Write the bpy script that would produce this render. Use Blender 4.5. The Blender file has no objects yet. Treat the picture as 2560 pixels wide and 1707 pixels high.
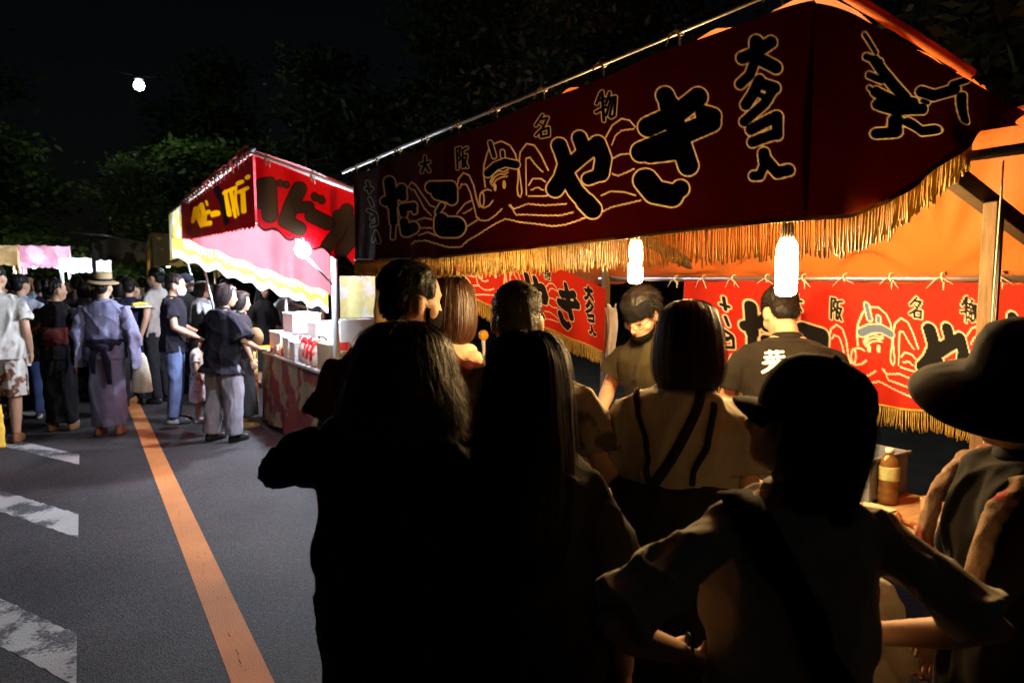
import bpy, bmesh, math, random
import numpy as np
from mathutils import Vector, Matrix, Euler
from mathutils.bvhtree import BVHTree
sc = bpy.context.scene
R = math.radians
# ------------------------------------------------------------------ camera, sky, light, exposure
cd = bpy.data.cameras.new('camera'); cam = bpy.data.objects.new('camera', cd); sc.collection.objects.link(cam)
cam.location = (0, 0, 1.6); cam.rotation_euler = (R(90 - 4.885), 0, -R(32.147))
cd.lens = 24; cd.sensor_width = 36; cd.clip_start = .05; cd.clip_end = 600
cd.dof.use_dof = True; cd.dof.focus_distance = 2.7; cd.dof.aperture_fstop = 4.0
sc.camera = cam
w = bpy.data.worlds.new('World'); sc.world = w; w.use_nodes = True
nt = w.node_tree; bg = nt.nodes['Background']
sky = nt.nodes.new('ShaderNodeTexSky'); sky.sky_type = 'NISHITA'; sky.sun_disc = False
sky.sun_elevation = R(8); sky.sun_rotation = R(200); sky.altitude = 0
nt.links.new(sky.outputs[0], bg.inputs[0]); bg.inputs[1].default_value = .0006
sl = bpy.data.lights.new('moonlight', 'SUN'); sl.energy = .006; sl.angle = R(.5); sl.color = (.8, .88, 1)
so = bpy.data.objects.new('moonlight', sl); sc.collection.objects.link(so); so.rotation_euler = (R(50), 0, R(20))
sc.view_settings.view_transform = 'Standard'; sc.view_settings.look = 'None'
sc.view_settings.exposure = 0; sc.view_settings.gamma = 1; sc.view_settings.use_curve_mapping = False
cy = sc.cycles
cy.use_denoising = True; cy.max_bounces = 6; cy.diffuse_bounces = 3; cy.glossy_bounces = 3; cy.transmission_bounces = 6
cy.transparent_max_bounces = 8; cy.sample_clamp_indirect = 6; cy.caustics_reflective = False; cy.caustics_refractive = False
try:
    cy.denoiser = 'OPENIMAGEDENOISE'; cy.use_light_tree = True
except Exception: pass
rnd = random.Random(7); npr = np.random.default_rng(7)
COL = sc.collection
# ------------------------------------------------------------------ materials
MATS = {}
def mat(name, col, rough=.85, var=.15, scale=18, bump=.15, bscale=220, trans=0, spec=.3, metal=0, sheen=0, attr=False, emit=None, coat=0, alt=None, altscale=6, altcut=.55, sss=0, stretch=(1,1,1), tpow=1., wrinkle=0):
    if name in MATS: return MATS[name]
    m = bpy.data.materials.new(name); m.use_nodes = True; n = m.node_tree.nodes; l = m.node_tree.links
    b = n['Principled BSDF']; out = n['Material Output']
    tc = n.new('ShaderNodeTexCoord'); mp = n.new('ShaderNodeMapping'); l.new(tc.outputs['Object'], mp.inputs[0]); mp.inputs['Scale'].default_value = stretch
    nz = n.new('ShaderNodeTexNoise'); nz.inputs['Scale'].default_value = scale; nz.inputs['Detail'].default_value = 5
    l.new(mp.outputs[0], nz.inputs['Vector'])
    mr = n.new('ShaderNodeMapRange'); mr.inputs[1].default_value = .25; mr.inputs[2].default_value = .75
    mr.inputs[3].default_value = 1 - var; mr.inputs[4].default_value = 1 + var; l.new(nz.outputs[0], mr.inputs[0])
    if attr:
        src = n.new('ShaderNodeVertexColor'); src.layer_name = 'Col'; c0 = src.outputs[0]
    else:
        src = n.new('ShaderNodeRGB'); src.outputs[0].default_value = (*col, 1); c0 = src.outputs[0]
    if alt:
        n2 = n.new('ShaderNodeTexNoise'); n2.inputs['Scale'].default_value = altscale; n2.inputs['Detail'].default_value = 3
        l.new(mp.outputs[0], n2.inputs['Vector'])
        r2 = n.new('ShaderNodeMapRange'); r2.inputs[1].default_value = altcut - .03; r2.inputs[2].default_value = altcut + .03; l.new(n2.outputs[0], r2.inputs[0])
        mx = n.new('ShaderNodeMix'); mx.data_type = 'RGBA'; l.new(r2.outputs[0], mx.inputs[0]); l.new(c0, mx.inputs[6]); mx.inputs[7].default_value = (*alt, 1); c0 = mx.outputs[2]
    mu = n.new('ShaderNodeVectorMath'); mu.operation = 'SCALE'; l.new(c0, mu.inputs[0]); l.new(mr.outputs[0], mu.inputs['Scale'])
    l.new(mu.outputs[0], b.inputs['Base Color'])
    b.inputs['Roughness'].default_value = rough; b.inputs['Metallic'].default_value = metal
    b.inputs['Specular IOR Level'].default_value = spec
    if sheen: b.inputs['Sheen Weight'].default_value = sheen; b.inputs['Sheen Roughness'].default_value = .4
    if coat: b.inputs['Coat Weight'].default_value = coat; b.inputs['Coat Roughness'].default_value = .15
    if sss:
        b.inputs['Subsurface Weight'].default_value = sss; b.inputs['Subsurface Radius'].default_value = (.012, .004, .002); b.inputs['Subsurface Scale'].default_value = 1
    if bump:
        nb = n.new('ShaderNodeTexNoise'); nb.inputs['Scale'].default_value = bscale; nb.inputs['Detail'].default_value = 3; l.new(mp.outputs[0], nb.inputs['Vector'])
        bp = n.new('ShaderNodeBump'); bp.inputs['Strength'].default_value = bump; bp.inputs['Distance'].default_value = .004
        l.new(nb.outputs[0], bp.inputs['Height']); l.new(bp.outputs[0], b.inputs['Normal'])
        if wrinkle:
            mw = n.new('ShaderNodeMapping'); l.new(tc.outputs['Object'], mw.inputs[0]); mw.inputs['Scale'].default_value = (1, 1, .45); mw.inputs['Rotation'].default_value = (.25, .2, 0)
            nw = n.new('ShaderNodeTexNoise'); nw.inputs['Scale'].default_value = 7; nw.inputs['Detail'].default_value = 1.5; nw.inputs['Distortion'].default_value = .9; l.new(mw.outputs[0], nw.inputs['Vector'])
            b2 = n.new('ShaderNodeBump'); b2.inputs['Strength'].default_value = wrinkle; b2.inputs['Distance'].default_value = .03; l.new(nw.outputs[0], b2.inputs['Height']); l.new(b2.outputs[0], bp.inputs['Normal'])
    if trans:
        t = n.new('ShaderNodeBsdfTranslucent'); ga = n.new('ShaderNodeGamma'); ga.inputs[1].default_value = tpow; l.new(mu.outputs[0], ga.inputs[0]); l.new(ga.outputs[0], t.inputs[0]); ms = n.new('ShaderNodeMixShader'); ms.inputs[0].default_value = trans
        l.new(b.outputs[0], ms.inputs[1]); l.new(t.outputs[0], ms.inputs[2]); l.new(ms.outputs[0], out.inputs[0])
    if emit:
        b.inputs['Emission Color'].default_value = (*emit[0], 1); b.inputs['Emission Strength'].default_value = emit[1]
    MATS[name] = m; return m
def cloth(name, col, **k):
    k.setdefault('rough', .92); k.setdefault('sheen', .04); k.setdefault('spec', .12); k.setdefault('wrinkle', .4); k.setdefault('bscale', 500); k.setdefault('bump', .25)
    return mat(name, col, **k)
SKIN = mat('skin', (.52, .30, .20), rough=.55, var=.06, scale=30, bump=.08, bscale=300, spec=.35, sss=.1)
HAIRB = mat('black_hair', (.008, .0065, .006), rough=.5, var=.3, scale=60, bump=.2, bscale=200, spec=.22)
HAIRBR = mat('brown_hair', (.075, .030, .014), rough=.4, var=.35, scale=60, bump=.2, bscale=200, spec=.5)
HAIRW = mat('wavy_brown_hair', (.07, .034, .016), rough=.45, var=.35, scale=60, bump=.2, bscale=200, spec=.5)
HAIRG = mat('grey_hair', (.11, .10, .09), rough=.5, var=.4, scale=80, bump=.3, bscale=250, spec=.4)
METAL = mat('steel_pipe', (.55, .55, .56), rough=.32, metal=.9, var=.12, scale=40, bump=.05)
DARKM = mat('dark_metal', (.05, .05, .055), rough=.5, metal=.5, var=.2, bump=.1)
WOOD = mat('stall_timber', (.17, .105, .055), rough=.8, var=.35, scale=14, bump=.4, bscale=60, stretch=(6, 6, .8))
BLACKP = mat('black_plastic', (.015, .015, .016), rough=.5, var=.2, bump=.05)
WHITEP = mat('white_plastic', (.8, .8, .8), rough=.45, var=.04, bump=.03)
ROPE = mat('cotton_tie', (.66, .60, .48), rough=.95, var=.2, scale=90, bump=.4, bscale=400)
# ------------------------------------------------------------------ mesh helpers
def mesh(name, v, f, smooth=True):
    m = bpy.data.meshes.new(name); m.from_pydata([tuple(p) for p in v], [], f); m.update()
    if smooth: m.polygons.foreach_set('use_smooth', [True] * len(m.polygons))
    return m
def obj(name, me, ma=None, parent=None, loc=None, rot=None):
    o = bpy.data.objects.new(name, me); COL.objects.link(o)
    if ma is not None:
        if len(me.materials) == 0: me.materials.append(ma)
    if parent is not None: o.parent = parent
    if loc is not None: o.location = loc
    if rot is not None: o.rotation_euler = rot
    return o
def tag(o, label, cat, group=None, kind=None):
    if label: o['label'] = label
    if cat: o['category'] = cat
    if group: o['group'] = group
    if kind: o['kind'] = kind
    return o
def empty(name, loc=(0, 0, 0), rz=0):
    o = bpy.data.objects.new(name, None); COL.objects.link(o); o.location = loc; o.rotation_euler = (0, 0, rz); o.empty_display_size = .1; return o
def frames(P):
    P = np.asarray(P, float); T = np.gradient(P, axis=0); T /= np.linalg.norm(T, axis=1)[:, None] + 1e-9
    a = np.array([1., 0, 0]) if abs(T[0][0]) < .8 else np.array([0, 1., 0])
    U = []; u = a - T[0] * a.dot(T[0]); u /= np.linalg.norm(u)
    for t in T:
        u = u - t * u.dot(t); u /= np.linalg.norm(u) + 1e-9; U.append(u)
    U = np.array(U); return U, np.cross(T, U)
class MB:
    def __init__(s): s.v = []; s.f = []
    def rings(s, rs, cap=True):
        """rs: list of (n,3) arrays"""
        b = len(s.v); n = len(rs[0])
        for r in rs: s.v.extend(map(tuple, r))
        for i in range(len(rs) - 1):
            for j in range(n):
                k = (j + 1) % n; s.f.append((b + i*n + j, b + i*n + k, b + (i+1)*n + k, b + (i+1)*n + j))
        if cap:
            s.f.append(tuple(b + j for j in reversed(range(n)))); s.f.append(tuple(b + (len(rs)-1)*n + j for j in range(n)))
        return s
    def tube(s, P, r, n=10, flat=1., cap=True):
        P = np.asarray(P, float); U, V = frames(P); r = np.broadcast_to(np.asarray(r, float), (len(P),))
        th = np.linspace(0, 2*math.pi, n, endpoint=False)
        return s.rings([p + np.outer(np.cos(th), u)*rr + np.outer(np.sin(th), v)*rr*flat for p, u, v, rr in zip(P, U, V, r)], cap)
    def hrings(s, L, n=20, M=None, yclip=None):
        """horizontal ellipse rings (z,yc,rx,ry[,xc])"""
        th = np.linspace(0, 2*math.pi, n, endpoint=False); rs = []
        for q in L:
            z, yc, rx, ry = q[:4]; xc = q[4] if len(q) > 4 else 0
            r = np.stack([xc + rx*np.cos(th), yc + ry*np.sin(th), np.full(n, z)], 1)
            if yclip is not None: r[:, 1] = np.minimum(r[:, 1], yclip(z))
            rs.append(xf(r, M))
        return s.rings(rs)
    def ell(s, c, r, M=None, nu=12, nv=8):
        rs = []
        for i in range(nv + 1):
            a = -math.pi/2 + math.pi*(i + .02)/(nv + .04); th = np.linspace(0, 2*math.pi, nu, endpoint=False)
            p = np.stack([c[0] + r[0]*math.cos(a)*np.cos(th), c[1] + r[1]*math.cos(a)*np.sin(th), np.full(nu, c[2] + r[2]*math.sin(a))], 1)
            rs.append(xf(p, M))
        return s.rings(rs)
    def box(s, c, d, M=None):
        x, y, z = d[0]/2, d[1]/2, d[2]/2; b = len(s.v)
        p = np.array([(c[0]+i*x, c[1]+j*y, c[2]+k*z) for k in (-1, 1) for j in (-1, 1) for i in (-1, 1)])
        s.v.extend(map(tuple, xf(p, M)))
        for q in ((0,2,3,1),(4,5,7,6),(0,1,5,4),(1,3,7,5),(3,2,6,7),(2,0,4,6)): s.f.append(tuple(b+i for i in q))
        return s
    def grid(s, P, close=False):
        """P (a,b,3) array sheet"""
        a, b = P.shape[:2]; o = len(s.v); s.v.extend(map(tuple, P.reshape(-1, 3)))
        for i in range(a - 1):
            for j in range(b - 1): s.f.append((o+i*b+j, o+(i+1)*b+j, o+(i+1)*b+j+1, o+i*b+j+1))
        return s
    def me(s, name='m', smooth=True): return mesh(name, s.v, s.f, smooth)
def xf(p, M):
    if M is None: return p
    M = np.array(M); return p @ M[:3, :3].T + M[:3, 3]
def bevel(me, wd=.004, seg=2):
    bm = bmesh.new(); bm.from_mesh(me)
    bmesh.ops.bevel(bm, geom=[e for e in bm.edges if e.calc_face_angle(0) > .5], offset=wd, segments=seg, affect='EDGES', profile=.5)
    bm.to_mesh(me); bm.free(); return me
def boxo(name, c, d, ma, parent=None, bev=.004, rot=None, loc=None):
    me = MB().box(c, d).me(name, False)
    if bev: bevel(me, bev)
    return obj(name, me, ma, parent, loc, rot)
def tubeo(name, P, r, ma, parent=None, n=10):
    return obj(name, MB().tube(P, r, n).me(name), ma, parent)
def getco(me):
    a = np.empty(len(me.vertices)*3); me.vertices.foreach_get('co', a); return a.reshape(-1, 3)
def getno(me):
    a = np.empty(len(me.vertices)*3); me.vertex_normals.foreach_get('vector', a); return a.reshape(-1, 3)
def setco(me, c): me.vertices.foreach_set('co', np.asarray(c, float).ravel()); me.update()
def folds(me, amp, seed=0, freq=1., vert=True):
    """pushes cloth in and out along soft, mostly hanging folds"""
    g = np.random.default_rng(seed); c = getco(me); n = getno(me); d = np.zeros(len(c))
    for i in range(6):
        k = g.normal(size=3); k[2] *= .35 if vert else 1.; k /= np.linalg.norm(k)
        k2 = g.normal(size=3)*14*freq; f = (24 + 46*g.random())*freq
        w_ = c @ k*f + 1.6*np.sin(c @ k2*.6 + g.random()*6) + g.random()*6; d += (np.sin(w_) if i % 2 else 1 - 2.2*np.abs(np.sin(w_*.5))**.8)/(1 + .25*i)
    d = np.tanh(d*.8)
    setco(me, c + n*(d*amp)[:, None])
def remesh(mb, voxel, it=3, amp=0, seed=0, freq=1., name='m'):
    t = bpy.data.objects.new('t', mb.me('t')); COL.objects.link(t)
    m = t.modifiers.new('r', 'REMESH'); m.mode = 'VOXEL'; m.voxel_size = voxel; m.use_smooth_shade = True
    if it: s = t.modifiers.new('s', 'SMOOTH'); s.factor = .5; s.iterations = it
    dg = bpy.context.evaluated_depsgraph_get(); dg.update()
    me = bpy.data.meshes.new_from_object(t.evaluated_get(dg)); me.name = name
    old = t.data; bpy.data.objects.remove(t); bpy.data.meshes.remove(old)
    if amp: folds(me, amp, seed, freq)
    me.polygons.foreach_set('use_smooth', [True]*len(me.polygons))
    return me
def vcol(me, cols):
    a = me.color_attributes.new('Col', 'FLOAT_COLOR', 'POINT')
    c = np.ones((len(me.vertices), 4)); c[:, :3] = cols; a.data.foreach_set('color', c.ravel())
# ------------------------------------------------------------------ printed lettering: distance to brush strokes
def sdist(q, strokes, pad=16):
    """signed distance of points q to the union of fat brush strokes"""
    d = np.full(len(q), 1e3)
    for s in strokes:
        r = s[0]; P = np.array(s[1:]).reshape(-1, 2); lo = P.min(0) - r - pad; hi = P.max(0) + r + pad
        k = np.where((q[:, 0] > lo[0]) & (q[:, 0] < hi[0]) & (q[:, 1] > lo[1]) & (q[:, 1] < hi[1]))[0]
        if not len(k): continue
        x = q[k]; dd = np.full(len(k), 1e3)
        for a, b in zip(P[:-1], P[1:]):
            ab = b - a; t = np.clip(((x - a) @ ab)/(ab @ ab + 1e-9), 0, 1); dd = np.minimum(dd, np.hypot(*(x - a - t[:, None]*ab).T))
        d[k] = np.minimum(d[k], dd - r)
    return d
def step(x, w=.5): return np.clip(.5 + x/(2*w), 0, 1)[:, None]
def warp(M, s, t):
    p = np.stack([s, t, np.ones_like(s)], 1) @ np.array(M).T; return p[:, :2]/p[:, 2:]
# printed artwork: (stroke half width, x, y, x, y, ...) in print units
BIG = [(12.2,892.7,418.0,895.4,441.0,898.5,471.6),(9.2,898.5,471.6,901.1,509.9),(5.0,901.1,509.9,899.6,544.4),(10.7,883.9,462.1,905.0,450.6,920.3,433.3),(9.2,920.3,433.3,922.2,452.5),(9.2,922.2,477.4,947.8,473.5),(6.1,947.8,473.5,950.9,485.0),(8.4,922.2,477.4,924.1,490.8),(13.8,933.7,529.0,947.8,523.3),(10.0,924.9,509.9,928.7,532.9),(13.0,989.2,430.3,1012.2,430.3,1032.1,429.5),(15.3,1004.5,442.9,1027.5,448.7),(11.5,1035.1,433.3,1035.1,458.2),(5.4,1014.1,471.6,1004.5,486.9),(23.0,1020.6,521.4,1044.7,521.4),(14.5,1012.2,504.2,1012.2,517.6),(16.1,1328.0,316.6,1335.6,337.6),(16.8,1282.0,333.8,1287.8,349.1,1297.4,379.8),(19.1,1297.4,379.8,1287.8,410.4,1273.2,433.3),(17.6,1291.6,395.1,1333.7,356.8,1368.2,330.0),(18.4,1368.2,330.0,1381.6,364.4,1375.8,397.0),(13.8,1375.8,398.9,1347.1,410.4),(17.6,1299.3,402.7,1318.4,437.2,1341.4,464.0),(19.9,1341.4,464.0,1356.7,481.2),(19.9,1525.1,219.0,1534.7,241.9),(22.2,1486.8,291.7,1555.8,257.2,1599.8,222.8),(19.9,1613.2,261.1,1632.3,266.8),(23.0,1471.5,349.1,1540.4,318.5,1628.5,280.2),(23.0,1534.7,241.9,1555.8,318.5,1576.8,379.8),(17.2,1551.9,349.1,1490.7,356.8),(26.0,1481.1,414.2,1502.2,441.0,1540.4,448.7),(19.9,1540.4,448.7,1559.6,433.3),(15.6,1736.2,96.4,1736.2,135.4),(13.9,1703.4,133.3,1738.3,119.0,1771.1,96.4),(11.5,1734.2,135.4,1719.8,172.3,1697.3,192.8),(14.8,1742.4,135.4,1781.4,153.8),(13.1,1742.4,184.6,1726.0,217.4,1710.4,240.0),(13.1,1746.5,192.8,1779.3,201.0),(11.5,1775.2,205.1,1754.7,237.9,1706.3,279.0),(6.6,1742.4,217.4,1767.0,229.7),(13.1,1722.7,297.4,1783.4,266.7),(13.1,1785.5,266.7,1785.5,307.7),(12.3,1726.8,326.1,1785.5,305.6),(13.9,1754.7,352.8,1758.8,377.4),(10.7,1758.8,373.3,1746.5,404.1,1730.9,404.1),(13.1,1762.9,369.2,1787.5,395.9,1814.2,387.7)]
SMALL = [(3.1,975.8,360.6,974.6,379.8,968.1,395.1),(3.1,966.2,377.8,985.4,372.1),(3.1,976.9,379.8,984.6,393.1),(2.7,1047.4,341.5,1048.5,387.4),(2.7,1047.4,342.2,1056.2,339.6,1052.4,356.8,1056.9,364.4,1050.4,370.2),(2.7,1060.0,345.3,1071.5,339.6),(2.7,1061.2,345.3,1060.0,383.6),(2.7,1061.2,358.7,1070.3,356.8,1063.8,383.6),(2.7,1062.7,366.4,1071.5,383.6),(3.1,1245.7,264.9,1230.4,287.9),(3.1,1243.8,274.5,1257.2,270.6,1245.7,295.5,1230.4,310.8),(2.3,1239.9,284.0,1247.6,289.8),(3.1,1241.8,299.4,1259.1,293.6,1259.1,310.8,1241.8,314.7,1241.8,299.4),(3.4,1377.7,215.1,1368.2,238.1),(3.4,1372.0,232.4,1387.3,226.6),(3.8,1381.6,211.3,1383.5,276.4),(3.4,1366.3,257.2,1389.2,245.8),(3.4,1398.8,213.2,1389.2,238.1),(3.8,1395.0,226.6,1412.2,222.8,1408.4,264.9,1400.7,268.7),(3.1,1400.7,228.5,1389.2,264.9),(3.1,1406.5,228.5,1396.9,266.8),(3.4,843.7,418.0,847.5,441.0),(3.4,839.9,433.3,853.3,433.3),(3.4,847.5,456.3,853.3,471.6),(3.4,843.7,483.1,860.9,490.8,851.4,502.3),(3.4,851.4,498.4,862.9,494.6,864.8,513.7,851.4,517.6),(3.4,862.9,532.9,857.1,552.0),(3.4,864.8,536.7,870.5,555.8)]
OCTF = [(9.2,1116.3,397.4,1134.7,381.7,1157.6,373.2,1181.4,378.2),(5.0,1123.9,328.1,1132.0,358.7),(4.2,1151.9,348.4,1152.3,358.7)]
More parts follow.
